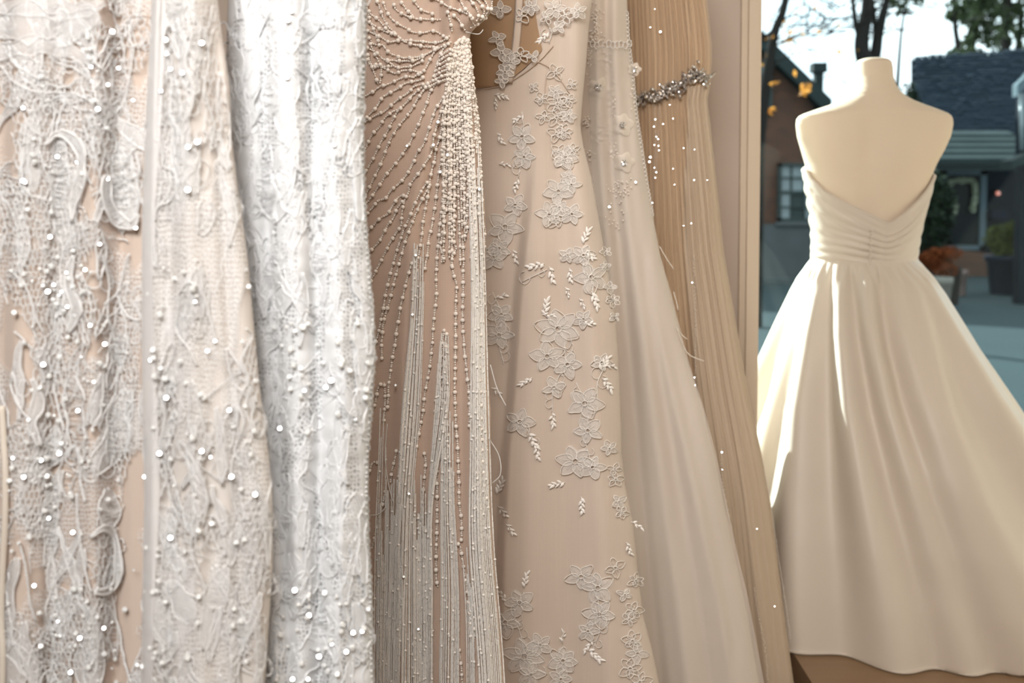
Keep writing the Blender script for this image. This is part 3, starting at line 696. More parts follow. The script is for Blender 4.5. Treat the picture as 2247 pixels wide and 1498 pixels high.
# skirt
skirt = [(566, 1786, 2004, .098, 0), (585, 1774, 2018, .118, 0), (610, 1760, 2037, .145, 0), (640, 1745, 2058, .175, 0), (700, 1722, 2090, .225, 0), (760, 1700, 2122, .265, 0), (880, 1657, 2197, .335, 0), (960, 1630, 2247, .375, 0), (1100, 1580, 2332, .43, 0), (1200, 1545, 2385, .46, 0), (1312, 1505, 2440, .485, 0)]
ridges = [([(1992, 596), (2022, 720), (2062, 900), (2132, 1080), (2242, 1290), (2350, 1500)], .035, 16, 0), ([(2010, 590), (2075, 720), (2155, 870), (2262, 1040), (2400, 1300)], .045, 14, 0),
          ([(1955, 590), (1978, 720), (2008, 880), (2058, 1050), (2140, 1250), (2240, 1500)], .03, 14, 0), ([(1930, 600), (1950, 760), (1985, 900), (2040, 1080), (2110, 1300), (2190, 1500)], -.03, 14, 0),
          ([(1895, 590), (1912, 720), (1955, 900), (2010, 1080), (2075, 1280), (2130, 1500)], .03, 13, 0), ([(1868, 590), (1880, 740), (1905, 900), (1955, 1100), (2010, 1300), (2060, 1500)], -.025, 13, 0),
          ([(1842, 590), (1850, 740), (1870, 900), (1905, 1100), (1945, 1300), (1980, 1500)], .03, 14, 0), ([(1822, 590), (1815, 740), (1815, 900), (1825, 1100), (1840, 1300), (1850, 1500)], -.022, 12, 0),
          ([(1803, 590), (1780, 740), (1760, 900), (1745, 1100), (1740, 1500)], .03, 13, 0), ([(1790, 590), (1745, 740), (1710, 900), (1680, 1100), (1660, 1500)], -.02, 12, 0)]
def skirt_disp(px, py, a, z):
    d = np.zeros_like(px); g = np.clip((py - 570) / 40, 0, 1)
    for pts, amp, w0, _ in ridges:
        p = np.array(pts, float); xl = np.interp(py, p[:, 1], p[:, 0]); ww = w0 * (1 + np.clip(py - 600, 0, 900) / 260)
        d += amp * np.clip(.25 + (py - 570) / 420, .0, 1) * np.exp(-((px - xl) / ww) ** 2)
    fr = np.clip(-np.sin(a) * 2.2, 0, 1)
    bk = .03 * np.sin(a * 15 + .6 * np.sin(3 * a)) * np.clip((py - 570) / 300, 0, 1)
    return g * (d * fr + bk * (1 - fr)) + .004 * g * np.sin(a * 40) * np.exp(-((py - 590) / 35) ** 2)
V = np.concatenate([loft(np.array(skirt)[i:i + 2], nth=300, nrow=14, disp=skirt_disp)[(0 if i == 0 else 1):] for i in range(len(skirt) - 1)])
V[..., 2] = np.maximum(V[..., 2], PLAT + .004)
V[..., 0] = np.where(V[..., 1] < 2.52, np.maximum(V[..., 0], .61 - .15 * np.clip((V[..., 1] - 2.48) / .04, 0, 1)), V[..., 0])
m = MB(); m.add(V, grid_faces(len(V), 300)); sk = m.build('skirt', M['satin'], gw)
sm = sk.modifiers.new('cloth', 'SOLIDIFY'); sm.thickness = .003; sm.offset = -1

# ================================================================== gowns on the rail
class Drape:
    """hanging cloth body: outline (left/right px per row) at depth Y0, front relief by folds, own thickness D"""
    def __init__(s, edges, Y0, tilt=0.12, D=0.05, folds=(), pexp=4.0, micro=None, seed=0, amp=0.006, scale=(60, 500)):
        e = np.array(edges, float); s.y, s.l, s.r = e[:, 0], e[:, 1], e[:, 2]
        s.Y0, s.tilt, s.D, s.folds, s.pexp, s.micro, s.amp = Y0, tilt, D, folds, pexp, micro, amp
        s.w = Wob(seed, scale[0]); s.sc = scale
    def L(s, py): return np.interp(py, s.y, s.l)
    def R(s, py): return np.interp(py, s.y, s.r)
    def Yf(s, px, py):
        px = np.asarray(px, float); py = np.asarray(py, float)
        l, r = s.L(py), s.R(py); u = np.clip((px - l) / (r - l), 0, 1); c = 2 * u - 1
        prof = np.sqrt(np.clip(1 - np.abs(c) ** s.pexp, 0, 1))
        Y = s.Y0 - s.tilt * (px - (l + r) / 2) / FPX * s.Y0 - s.D * prof
        d = s.amp * s.w(px, py * s.sc[0] / s.sc[1])
        for f in s.folds:
            p = np.array(f[1], float); xl = np.interp(py, p[:, 1], p[:, 0])
            if f[0] == 'ridge':
                d = d + f[2] * np.exp(-((px - xl) / f[3]) ** 2)
            elif f[0] == 'step':
                t = np.clip((px - xl) / f[3] + .5, 0, 1); d = d + f[2] * t * t * (3 - 2 * t) * (np.clip((py - f[4][0]) / (f[4][1] - f[4][0]), 0, 1) if len(f) > 4 else 1)
        if s.micro is not None: d = d + s.micro(u, px, py)
        return Y - d * np.sqrt(prof)
    def pos(s, px, py, lift=0.0):
        return at(px, py, s.Yf(px, py) - lift)
    def body(s, top, bot, nf=150, nrow=200, nb=22):
        rows = np.concatenate([np.linspace(top, -15, 14, endpoint=False), np.linspace(-15, 1515, nrow), np.linspace(1515, bot, 12)[1:]])
        t = np.linspace(0, 1, nf); u = .5 * t + .5 * (1 - np.cos(np.pi * t)) / 2
        l, r = s.L(rows)[:, None], s.R(rows)[:, None]
        px = l + (r - l) * u[None]; py = np.repeat(rows[:, None], nf, 1)
        Vf = s.pos(px, py)
        ub = np.linspace(1, 0, nb + 2)[1:-1]; pb = l + (r - l) * ub[None]; yb = np.repeat(rows[:, None], nb, 1)
        c = 2 * ub - 1; Yb = s.Y0 - s.tilt * (pb - (l + r) / 2) / FPX * s.Y0 + s.D * np.sqrt(1 - np.abs(c) ** s.pexp)[None]
        Vb = at(pb, yb, Yb)
        k = s.Y0 / FPX
        uv = np.concatenate([np.stack([px * k, -py * k], -1), np.stack([pb * k + 3, -yb * k], -1)], 1).reshape(-1, 2)
        V = np.concatenate([Vf, Vb], 1); n, kk = V.shape[:2]
        m = MB(); m.add(V, grid_faces(n, kk)); m.also([(0, j, j + 1) for j in range(1, kk - 1)])
        return m, uv
    def sheet(s, l, r, y0, y1, lift, nf=110, nrow=180, edge=0):
        """a layer of cloth lying `lift` in front of the body between two px edges"""
        rows = np.linspace(y0, y1, nrow)[:, None]; t = np.linspace(0, 1, nf)[None]
        lf = l(rows) if callable(l) else np.full_like(rows, l); rt = r(rows) if callable(r) else np.full_like(rows, r)
        px = lf + (rt - lf) * t; py = np.repeat(rows, nf, 1)
        lf_ = lift(px, py) if callable(lift) else lift
        V = s.pos(px, py, lf_); k = s.Y0 / FPX
        uv = np.stack([px * k, -py * k], -1).reshape(-1, 2)
        m = MB(); m.add(V, grid_faces(nrow, nf, False)); return m, uv
def clip_to(d, pts, pad=2):
    pts = np.asarray(pts); ok = (pts[:, 0] > d.L(pts[:, 1]) - pad) & (pts[:, 0] < d.R(pts[:, 1]) + pad)
    return pts[ok]
def px2m(d): return d.Y0 / FPX

# ---- parts that lie on a gown
def cord(mb, d, pts, wpx, lift=.003, wob=None, k=4, step=5, flat=1.0):
    p = smooth_path(pts, step)
    if wob is not None: p = p + np.stack([wob(p[:, 0], p[:, 1]), wob(p[:, 1] + 99, p[:, 0] - 55)], 1)
    if len(p) < 2: return
    tube(mb, d.pos(p[:, 0], p[:, 1], lift), wpx * px2m(d) / 2, k, flat)
def patch(mb, d, pts, lift=.002, dome=.0015):
    """filled leaf/petal shape: fan of two rings, slightly domed"""
    p = np.asarray(pts, float); c = p.mean(0); n = len(p)
    mid = c + (p - c) * .55
    V = np.concatenate([d.pos(p[:, 0], p[:, 1], lift), d.pos(mid[:, 0], mid[:, 1], lift + dome), d.pos(c[None, 0], c[None, 1], lift + dome * 1.3)])
    i = np.arange(n); j = (i + 1) % n
    mb.add(V, np.stack([i, j, n + j, n + i], 1)); mb.also(np.stack([n + i, n + j, np.full(n, 2 * n)], 1))
    return np.stack([p[:, 0], p[:, 1]], 1)
def leaf_pts(x, y, L, wd, ang, n=12):
    t = np.linspace(0, 2 * np.pi, n, endpoint=False); u = np.cos(t); v = np.sin(t) * (1 - .35 * u)
    a, b = u * L / 2 + L / 2, v * wd / 2
    return np.stack([x + a * math.cos(ang) - b * math.sin(ang), y + a * math.sin(ang) + b * math.cos(ang)], 1)
HALF = {}
def facet(d_pos, tilt_rs=None, jitter=.0):
    """unit normal of a facet that mirrors the added key light towards the camera"""
    v = norm(CAMP - d_pos); l = norm(np.array(KEY_POS) - d_pos); return norm(v + l)
def disc_mesh(name, r, th, k=10, mat=None):
    an = np.arange(k) / k * 2 * np.pi
    V = [(r * .7 * math.cos(t), r * .7 * math.sin(t), th) for t in an] + [(r * math.cos(t), r * math.sin(t), 0) for t in an] + [(r * .6 * math.cos(t), r * .6 * math.sin(t), -th) for t in an]
    m = MB(); m.add(V, grid_faces(3, k)); m.also([(0, j, j + 1) for j in range(1, k - 1)] + [(2 * k, 2 * k + j + 1, 2 * k + j) for j in range(1, k - 1)])
    o = m.build(name, mat, None, False); me = o.data; bpy.data.objects.remove(o); return me
def put(name, me, P, N, parent, spin=0.0, s=1.0):
    o = bpy.data.objects.new(name, me); COL.objects.link(o); o.parent = parent
    q = Vector(N).to_track_quat('Z', 'Y')
    o.rotation_euler = q.to_euler(); o.location = Vector(P) - ORG[parent.name]; o.scale = (s, s, s); return o
SEQ = disc_mesh('sequin', .0019, .0006, 9, M['mirror'])
BEAD = disc_mesh('bead', .0021, .0014, 8, M['clear'])
CRY = disc_mesh('crystal', .0026, .0016, 8, M['crystal'])

def hexnet(mb, d, x0, x1, y0, y1, cell, aspect, wpx, mask, lift=.003, seed=0, jit=.22, warp=6):
    """irregular drawn-thread mesh: edges of a warped hexagon lattice, as thread prisms"""
    rs = np.random.RandomState(seed); wv = Wob(seed + 5, 60)
    dx = cell * math.sqrt(3); dy = cell * 1.5 * aspect
    nx = int((x1 - x0) / dx) + 2; ny = int((y1 - y0) / dy) + 2
    J = {}
    def node(i, j, s):
        key_ = (i, j, s)
        if key_ not in J:
            bx = x0 + (i + .5 * (j % 2)) * dx; by = y0 + j * dy
            yy = by + (-.5 if s == 0 else .5) * cell * aspect
            J[key_] = (bx + rs.normal(0, jit) * cell, yy + rs.normal(0, jit) * cell * aspect)
        return J[key_]
    A, B = [], []
    for j in range(ny):
        for i in range(nx):
            a = node(i, j, 0); b = node(i, j, 1)
            A.append(a); B.append(b)
            o = j % 2
            for ii in (i - 1 + o, i + o):
                if 0 <= ii: A.append(b); B.append(node(ii, j + 1, 0))
    A = np.array(A); B = np.array(B)
    for Q in (A, B):
        wx = wv(Q[:, 0], Q[:, 1]) * warp; wy = wv(Q[:, 1] + 300, Q[:, 0]) * warp * aspect; Q[:, 0] += wx; Q[:, 1] += wy
    C = (A + B) / 2; ok = mask(C[:, 0], C[:, 1]) & (C[:, 0] > d.L(C[:, 1]) + 2) & (C[:, 0] < d.R(C[:, 1]) - 2)
    A, B = A[ok], B[ok]
    if len(A): prisms(mb, d.pos(A[:, 0], A[:, 1], lift), d.pos(B[:, 0], B[:, 1], lift), wpx * px2m(d) / 2 * rs.uniform(.7, 1.3, len(A)))
def ellipse_mask(cx, cy, rx, ry, wob):
    return lambda x, y: ((x - cx) / rx) ** 2 + ((y - cy) / ry) ** 2 < 1 + .35 * wob(x, y)
def scroll(cm, pm, d, path, width, rs, wob, wpx=4.5, lift=.003, fill=True, bars=True):
    """lace scroll: two wavering outline cords, cross threads, and a cloth-work filling"""
    p = smooth_path(path, 6)
    if len(p) < 4: return
    t = np.linspace(0, 1, len(p)); T = norm(np.gradient(p, axis=0)); Nn = np.stack([-T[:, 1], T[:, 0]], 1)
    env = width / 2 * np.sin(np.pi * np.clip(t, .02, .98)) ** .5 * (1 + .35 * wob(p[:, 0] * 2, p[:, 1]))
    a, b = p + Nn * env[:, None], p - Nn * env[:, None]
    w2 = Wob(rs.randint(9999), 9)
    jig = lambda q: q + 1.6 * np.stack([w2(q[:, 0], q[:, 1]), w2(q[:, 1], q[:, 0] + 70)], 1)
    a, b = jig(a), jig(b)
    for q in (a, b): tube(cm, d.pos(q[:, 0], q[:, 1], lift + .001), wpx * px2m(d) / 2 * (1 + .25 * w2(q[:, 0] * 3, q[:, 1])), 5)
    if bars:
        st = rs.randint(1, 3); i = np.arange(2, len(p) - 3, st); sh = rs.randint(-2, 3, len(i))
        A = a[i]; B = b[np.clip(i + sh, 0, len(p) - 1)]
        prisms(cm, d.pos(A[:, 0], A[:, 1], lift), d.pos(B[:, 0], B[:, 1], lift), wpx * .42 * px2m(d) / 2)
    if fill:
        V = np.stack([d.pos(a[:, 0], a[:, 1], lift), d.pos((a[:, 0] + p[:, 0]) / 2, (a[:, 1] + p[:, 1]) / 2, lift + .0012), d.pos(p[:, 0], p[:, 1], lift + .0008), d.pos((b[:, 0] + p[:, 0]) / 2, (b[:, 1] + p[:, 1]) / 2, lift + .0012), d.pos(b[:, 0], b[:, 1], lift)], 1)
        k = px2m(d); UV = np.stack([np.stack([q[:, 0] * k, -q[:, 1] * k], -1) for q in (a, (a + p) / 2, p, (b + p) / 2, b)], 1)
        pm.add(V, grid_faces(len(p), 5, False)); pm.uv.append(UV.reshape(-1, 2))
class PMB(MB):
    def __init__(s): super().__init__(); s.uv = []
    def patch(s, d, pts, lift=.002, dome=.0015):
        p = np.asarray(pts, float); patch(s, d, p, lift, dome); c = p.mean(0); k = px2m(d)
        q = np.concatenate([p, c + (p - c) * .55, c[None]]) * np.array([k, -k]); s.uv.append(q)
    def done(s, name, mat, parent, kind=None):
        return s.build(name, mat, parent, True, uv=np.concatenate(s.uv), kind=kind) if s.n else None

# ================================================================== gown 1: beaded lace gown at the left edge
def flow_path(x, y, L, ang, rs, curl=.5, n=6):
    pts = [(x, y)]; a = ang
    for _ in range(n - 1):
        a += rs.normal(0, curl * .35); a += (math.pi / 2 - a) * .12
        x += math.cos(a) * L / (n - 1); y += math.sin(a) * L / (n - 1); pts.append((x, y))
    return pts
A1 = Drape([(-1000, 130, 260), (-700, 30, 350), (-300, -120, 420), (0, -170, 430), (100, -172, 432), (400, -175, 436), (900, -185, 440), (1498, -200, 445), (3300, -340, 480)], 0.88, .10, .05,
           folds=[('ridge', [(215, 0), (205, 400), (200, 800), (205, 1500)], .010, 26), ('ridge', [(60, 0), (55, 500), (50, 900), (45, 1500)], .008, 40), ('ridge', [(265, 200), (262, 700), (255, 1500)], -.010, 22), ('ridge', [(130, 300), (120, 800), (110, 1500)], -.007, 18), ('step', [(20, 800), (18, 1100), (14, 1500)], .012, 30)], seed=11, amp=.004)
gA = thing('beaded_lace_gown', (float(at(200, 450, .88)[0]), .88, float(at(0, 3300, .88)[2])), 'nude gown under white corded lace and clear beads, leftmost on the rail', 'gown')
mb, uv = A1.body(-1000, 3300, 130, 190); mb.build('lining', M['nudeA'], gA, uv=uv)
mb, uv = A1.sheet(-60, lambda y: np.minimum(A1.R(y), 400), -15, 1515, .0035, 100, 200); mb.build('lace_net', M['netA'], gA, uv=uv)
rs = np.random.RandomState(42); wb = Wob(3, 35)
def lace_field(d, par, spots, rs, wob, cordm, clothm, wpx, lift=.004, fillp=.55):
    for (x, y, L, wd, ang) in spots:
        cm, pm = MB(), PMB()
        pth = flow_path(x, y, L, ang, rs); pth = [(min(max(a_, float(d.L(b_)) + wd * .4 + 4), float(d.R(b_)) - wd * .4 - 4), b_) for a_, b_ in pth]
        scroll(cm, pm, d, pth, wd, rs, wob, wpx, lift, fill=rs.rand() < fillp)
        # tendrils and picot loops that leave the scroll
        for _ in range(rs.randint(1, 4)):
            i = rs.randint(0, len(pth)); q = flow_path(pth[i][0] + rs.normal(0, wd * .3), pth[i][1], rs.uniform(40, 120), rs.uniform(.2, 2.9), rs, 1.2)
            q = np.array(q); q[:, 0] = np.clip(q[:, 0], d.L(q[:, 1]) + 8, d.R(q[:, 1]) - 8); cord(cm, d, q, wpx * rs.uniform(.5, .9), lift, Wob(rs.randint(9999), 12), step=5)
        for _ in range(rs.randint(1, 4)):
            cx, cy = pth[rs.randint(len(pth))]; r = rs.uniform(7, 17); t = np.linspace(0, 6.1, 12); e = rs.uniform(1.1, 2.0); cx += rs.normal(0, wd * .4)
            cord(cm, d, np.stack([cx + r * np.cos(t) * (1 + .2 * np.sin(3 * t)), cy + r * e * np.sin(t)], 1), wpx * .7, lift + .001, step=4)
        o = cm.build('lace_motif', cordm, par, kind='stuff')
        pm.done('clothwork', clothm, o, kind='stuff')
spots = []
for y in np.arange(-60, 1520, 92):
    for x in np.arange(-10, 330, 62):
        if rs.rand() < .80: spots.append((x + rs.normal(0, 18), y + rs.normal(0, 30), rs.uniform(90, 230), rs.uniform(16, 44), math.pi / 2 + rs.normal(0, .38) - (0.5 if y < 350 and x < 220 else 0)))
lace_field(A1, gA, spots, rs, wb, M['cord'], M['cloth'], 3.7, .0028)
# open drawn-thread grounds
for i, (cx, cy, rx, ry, cell, asp) in enumerate([(120, 300, 95, 120, 8, 1.7), (60, 180, 70, 70, 9, 1.2), (215, 330, 30, 110, 7, 2.0), (110, 850, 40, 130, 7, 2.2), (70, 620, 60, 90, 6, 1.9), (170, 690, 60, 60, 6, 2), (235, 1230, 28, 75, 8, 1.7), (90, 1130, 50, 80, 6, 1.8), (280, 90, 45, 80, 8, 2.1), (40, 470, 60, 70, 7, 1.6), (160, 1380, 90, 90, 6, 1.8), (290, 420, 25, 60, 7, 2), (150, 520, 70, 60, 6, 2.2), (60, 980, 60, 80, 6, 2.0), (270, 900, 30, 160, 6, 2.2)]):
    m = MB(); hexnet(m, A1, cx - rx - 20, cx + rx + 20, cy - ry - 20, cy + ry + 20, cell, asp, 2.6, ellipse_mask(cx, cy, rx, ry, Wob(i + 60, 25)), .0045, seed=i)
    m.build('openwork', M['cord'], gA, kind='stuff')
# the larger cords and ribbon scrolls of the pattern
def cords(d, par, paths, wpx, seed):
    r_ = np.random.RandomState(seed)
    for pts in paths:
        cm = MB(); cord(cm, d, pts, wpx * r_.uniform(.8, 1.2), .0045, Wob(r_.randint(9999), 7), k=5, step=4)
        q = smooth_path(pts, 9); w_ = 3.2 * np.where(np.arange(len(q)) % 2, 1, -1)   # couching stitches either side
        P0 = d.pos(q[:, 0] - w_, q[:, 1], .0035); P1 = d.pos(q[:, 0] + w_, q[:, 1] + 2, .005); prisms(cm, P0, P1, 1.1 * px2m(d))
        cm.build('gimp_cord', M['cord'], par, kind='stuff')
cords(A1, gA, [[(20, 100), (27, 133), (50, 153), (87, 173), (110, 187), (150, 190), (167, 173)], [(0, 143), (30, 180), (73, 200), (110, 203), (160, 205), (190, 215)], [(113, 293), (120, 240), (110, 220), (97, 223)], [(123, 287), (133, 247), (143, 217), (133, 207)], [(53, 253), (73, 287), (100, 300)], [(87, 333), (100, 377), (113, 420), (113, 473)], [(47, 333), (50, 393), (63, 423), (113, 443)],
    [(293, 100), (287, 150), (280, 193), (263, 207)], [(293, 103), (283, 83), (287, 53)], [(293, 103), (310, 92), (320, 86)], [(293, 327), (277, 353), (267, 377), (283, 393), (307, 377), (297, 337)], [(20, 590), (53, 623), (73, 673), (73, 720), (80, 743)], [(73, 687), (97, 730)], [(283, 557), (267, 610), (257, 643), (230, 667)], [(257, 647), (277, 690), (303, 703)], [(133, 760), (127, 800), (120, 847), (127, 893), (140, 943)], [(27, 817), (27, 857), (47, 903), (67, 923), (67, 960)], [(33, 727), (67, 763), (70, 783), (97, 807)], [(287, 880), (277, 913), (287, 947), (277, 993)], [(43, 1187), (57, 1253), (67, 1327), (80, 1360)], [(167, 1083), (173, 1167), (187, 1250), (200, 1300)], [(190, 980), (176, 1040), (186, 1100)], [(110, 1200), (120, 1270), (100, 1340), (120, 1420), (105, 1498)], [(240, 1330), (262, 1380), (270, 1440), (288, 1498)], [(225, 560), (240, 620), (236, 680), (250, 740), (262, 800)]], 4.4, 3)
for pts, wd in (([(98, 318), (120, 295), (147, 297), (170, 320), (180, 353), (174, 400), (163, 443), (155, 485)], 17), ([(236, 385), (234, 430), (252, 474), (288, 496), (305, 470)], 30), ([(196, 1178), (228, 1160), (252, 1180), (260, 1225), (256, 1270), (236, 1296), (206, 1302)], 20), ([(70, 830), (85, 880), (70, 930), (88, 980)], 22), ([(160, 560), (150, 620), (168, 680), (150, 730)], 24)):
    cm, pm = MB(), PMB(); scroll(cm, pm, A1, pts, wd, rs, wb, 5, .006, True, True); o = cm.build('ribbon_scroll', M['cord'], gA, kind='stuff'); pm.done('clothwork', M['cloth'], o, kind='stuff')
# soft gathered organza across the bust
for pts, wd in (([(-20, 70), (60, 50), (140, 62), (215, 30)], 62), ([(-20, 120), (70, 100), (150, 110), (200, 140)], 46), ([(-10, 20), (80, 10), (160, 25), (230, 5)], 40), ([(240, 390), (262, 430), (285, 480), (300, 500)], 56)):
    cm, pm = MB(), PMB(); scroll(cm, pm, A1, pts, wd, rs, wb, 3.0, .0035, True, False); o = cm.build('organza_drape', M['cord'], gA, kind='stuff'); pm.done('clothwork', M['cloth'], o, kind='stuff')
# beads and sequins
def sparkle_spots(pts, d, par, rs, name='sequin', me=SEQ, sc=(.55, 1.3), lift=.007):
    for x, y in pts:
        P = d.pos(np.array([x]), np.array([y]), lift)[0]; put(name, me, P, facet(P), par, s=rs.uniform(*sc))
bright = [(247, 70), (200, 147), (237, 186), (215, 240), (51, 237), (126, 344), (170, 356), (50, 397), (237, 393), (292, 220), (219, 536), (187, 592), (146, 598), (148, 673), (198, 714), (206, 838), (171, 901), (130, 995), (28, 1005), (90, 1010), (52, 1047), (107, 1137), (160, 1168), (55, 400), (228, 1378), (127, 1363), (155, 1475), (110, 520), (135, 640), (118, 625), (105, 640), (260, 150), (298, 500), (95, 800), (230, 755), (75, 1285), (175, 1400)]
sparkle_spots(bright, A1, gA, rs)
bd = []
for cx, cy, sx, sy, n in ((130, 620, 45, 50, 28), (190, 780, 35, 120, 24), (140, 1080, 50, 60, 18), (210, 150, 30, 60, 12), (190, 1400, 60, 60, 30), (90, 930, 50, 120, 18), (120, 350, 60, 120, 14), (60, 1250, 40, 120, 12)):
    bd += [(rs.normal(cx, sx), rs.normal(cy, sy)) for _ in range(n)]
bd = [(x, y) for x, y in bd if -5 < x < 305]
for x, y in bd:
    P = A1.pos(np.array([x]), np.array([y]), .007)[0]; put('bead', BEAD, P, norm(norm(CAMP - P) + rs.normal(0, .35, 3)), gA, s=rs.uniform(.5, 1.2))

# the fold of the lace overskirt that falls in front of its right half
PL = [(-15, 334), (100, 327), (250, 320), (450, 312), (700, 310), (900, 312), (1100, 316), (1300, 312), (1515, 309)]
AR = [(-15, 475), (100, 490), (180, 504), (300, 508), (400, 520), (560, 543), (700, 556), (850, 570), (1000, 590), (1100, 598), (1250, 598), (1400, 588), (1515, 580)]
ys = np.linspace(-15, 1515, 30)
A2 = Drape([(-700, 250, 330)] + [(y, np.interp(y, *zip(*PL)), np.interp(y, *zip(*AR))) for y in ys] + [(3200, 330, 700)], 0.80, .05, .026, pexp=3,
           folds=[('ridge', [(345, 0), (335, 500), (338, 1000), (335, 1500)], .006, 10), ('ridge', [(420, 0), (410, 400), (425, 900), (440, 1500)], .007, 26), ('ridge', [(470, 0), (490, 500), (520, 1000), (530, 1500)], -.006, 16), ('ridge', [(380, 0), (372, 700), (375, 1500)], -.006, 14)], seed=12, amp=.003)
mb, uv = A2.body(-700, 3200, 110, 190); ov = mb.build('overskirt_fold', M['ivoryA'], gA, uv=uv); ov['label'] = 'ivory tulle fold of the lace overskirt'
mb, uv = A2.sheet(lambda y: A2.L(y) + 1, lambda y: A2.R(y) - 1, -15, 1515, .003, 70, 200); mb.build('lace_net', M['netA2'], gA, uv=uv)
mb, uv = A2.sheet(lambda y: A2.L(y) + 1, lambda y: A2.L(y) + 30 + 5 * np.sin(y / 130), -15, 1515, lambda x, y: .0065 + .002 * np.sin((x - A2.L(y)) / 6), 16, 120); mb.build('fold_hem', M['hem'], gA, uv=uv)
spots = []
def dens(x, y):
    if y < 440: return .95
    if y < 600: return .04 if x < 400 else .35
    if 600 <= y < 780: return .7 if 385 < x < 475 else .06
    return .8 if (x < 480 or x > 500) else .4
for y in np.arange(-60, 1500, 80):
    for x in np.arange(335, 575, 46):
        if rs.rand() < dens(x, y) and x < A2.R(y) - 10: spots.append((x + rs.normal(0, 10), y + rs.normal(0, 25), rs.uniform(80, 190), rs.uniform(14, 36), math.pi / 2 + rs.normal(0, .28)))
lace_field(A2, gA, spots, rs, wb, M['cord'], M['cloth'], 3.6, .0028)
for i, (cx, cy, rx, ry, cell, asp) in enumerate([(380, 250, 40, 90, 7, 2.3), (450, 120, 30, 100, 7, 2.4), (425, 670, 30, 70, 7, 2.4), (420, 1190, 25, 70, 8, 2.4), (470, 270, 25, 70, 7, 2), (560, 1170, 25, 90, 7, 1.8), (360, 900, 30, 120, 6, 2), (550, 820, 20, 90, 6, 2)]):
    m = MB(); hexnet(m, A2, cx - rx - 20, cx + rx + 20, cy - ry - 20, cy + ry + 20, cell, asp, 2.6, ellipse_mask(cx, cy, rx, ry, Wob(i + 90, 25)), .0045, seed=40 + i)
    m.build('openwork', M['cord'], gA, kind='stuff')
cords(A2, gA, [[(333, 293), (353, 320), (360, 367), (383, 377), (387, 417), (370, 443), (353, 450)], [(393, 643), (410, 620), (433, 627), (450, 660), (465, 713), (472, 750)], [(393, 643), (388, 690), (390, 735), (410, 760), (430, 800)], [(348, 820), (366, 766), (383, 753), (376, 790), (360, 820)], [(387, 1193), (390, 1253), (400, 1293), (427, 1307), (450, 1290), (420, 1213), (423, 1133)], [(540, 720), (553, 740), (530, 790), (545, 830), (525, 880), (535, 930), (515, 985), (525, 1010)], [(548, 850), (540, 900), (555, 950), (540, 1000), (560, 1050)], [(545, 1100), (560, 1150), (548, 1200), (575, 1240), (565, 1290)], [(350, 860), (362, 920), (350, 980), (365, 1040), (352, 1090)], [(440, 900), (450, 960), (438, 1020), (455, 1090), (445, 1150)], [(410, 30), (420, 80), (408, 140), (425, 200), (412, 260)], [(450, 60), (458, 130), (448, 200), (470, 270), (462, 330)], [(375, 200), (372, 250), (390, 290), (385, 340)]], 4.0, 4)
sparkle_spots([(363, 88), (365, 118), (374, 152), (400, 160), (443, 95), (353, 200), (433, 312), (413, 323), (412, 417), (428, 662), (472, 748), (365, 873), (350, 995), (317, 1046), (443, 990), (374, 1180), (462, 1003), (503, 900), (508, 1046), (455, 770), (330, 790), (560, 1085)], A2, gA, rs)
for _ in range(70):
    y = rs.uniform(560, 1490); x = rs.choice([rs.normal(345, 14), rs.normal(440, 22), rs.normal(535, 18)])
    if A2.L(y) + 3 < x < A2.R(y) - 3:
        P = A2.pos(np.array([x]), np.array([y]), .006)[0]; put('bead', BEAD, P, norm(norm(CAMP - P) + rs.normal(0, .35, 3)), gA, s=rs.uniform(.6, 1.3))
w = MB(); cordp = [(4, 890), (8, 960), (12, 1040), (11, 1150), (6, 1250), (3, 1350), (6, 1430), (5, 1515)]
cord(w, A1, cordp, 13, .012, step=10, k=8, flat=.6); o = w.build('satin_loop', M['satin'], gA); o['label'] = 'narrow pale satin hanging loop'

# ================================================================== gown 2: bright white lace panel
BE = [(-900, 600, 720), (-500, 560, 760), (0, 500, 803), (100, 497, 801), (180, 500, 799), (250, 500, 796), (400, 500, 798), (500, 505, 803), (600, 510, 811), (700, 515, 819), (780, 520, 821), (900, 530, 814), (1000, 540, 807), (1100, 545, 806), (1200, 545, 808), (1300, 540, 815), (1400, 535, 815), (1498, 530, 818), (2900, 480, 880)]
B = Drape(BE, 0.87, .10, .03, folds=[('ridge', [(530, 0), (545, 400), (575, 700), (580, 1100), (600, 1500)], .006, 22), ('ridge', [(630, 0), (640, 500), (650, 900), (640, 1500)], .010, 40), ('ridge', [(735, 0), (740, 500), (755, 900), (740, 1500)], .008, 26), ('ridge', [(680, 0), (690, 500), (700, 900), (700, 1500)], -.009, 18), ('ridge', [(580, 0), (590, 500), (610, 800), (640, 1500)], -.008, 16)], pexp=3, seed=21, amp=.003, scale=(40, 260))
gB = thing('white_lace_gown', (float(at(655, 450, .87)[0]), .87, float(at(0, 2900, .87)[2])), 'bright white lace gown, narrow panel between the beaded lace and the pearl gown', 'gown')
mb, uv = B.body(-900, 2900, 120, 190); mb.build('lining', M['whiteB'], gB, uv=uv)
mb, uv = B.sheet(lambda y: B.L(y) + 1.5, lambda y: B.R(y) - 1.0, -15, 1515, lambda x, y: .0035 + .0012 * Wob(7, 14)(x, y), 120, 320); mb.build('lace_net', M['netB'], gB, uv=uv)
rs = np.random.RandomState(91); spots = []
for y in np.arange(-70, 1500, 74):
    for x in np.arange(512, 810, 44):
        if rs.rand() < .82 and B.L(y) + 4 < x < B.R(y) - 10: spots.append((x + rs.normal(0, 11), y + rs.normal(0, 24), rs.uniform(80, 210), rs.uniform(14, 40), math.pi / 2 + rs.normal(0, .22)))
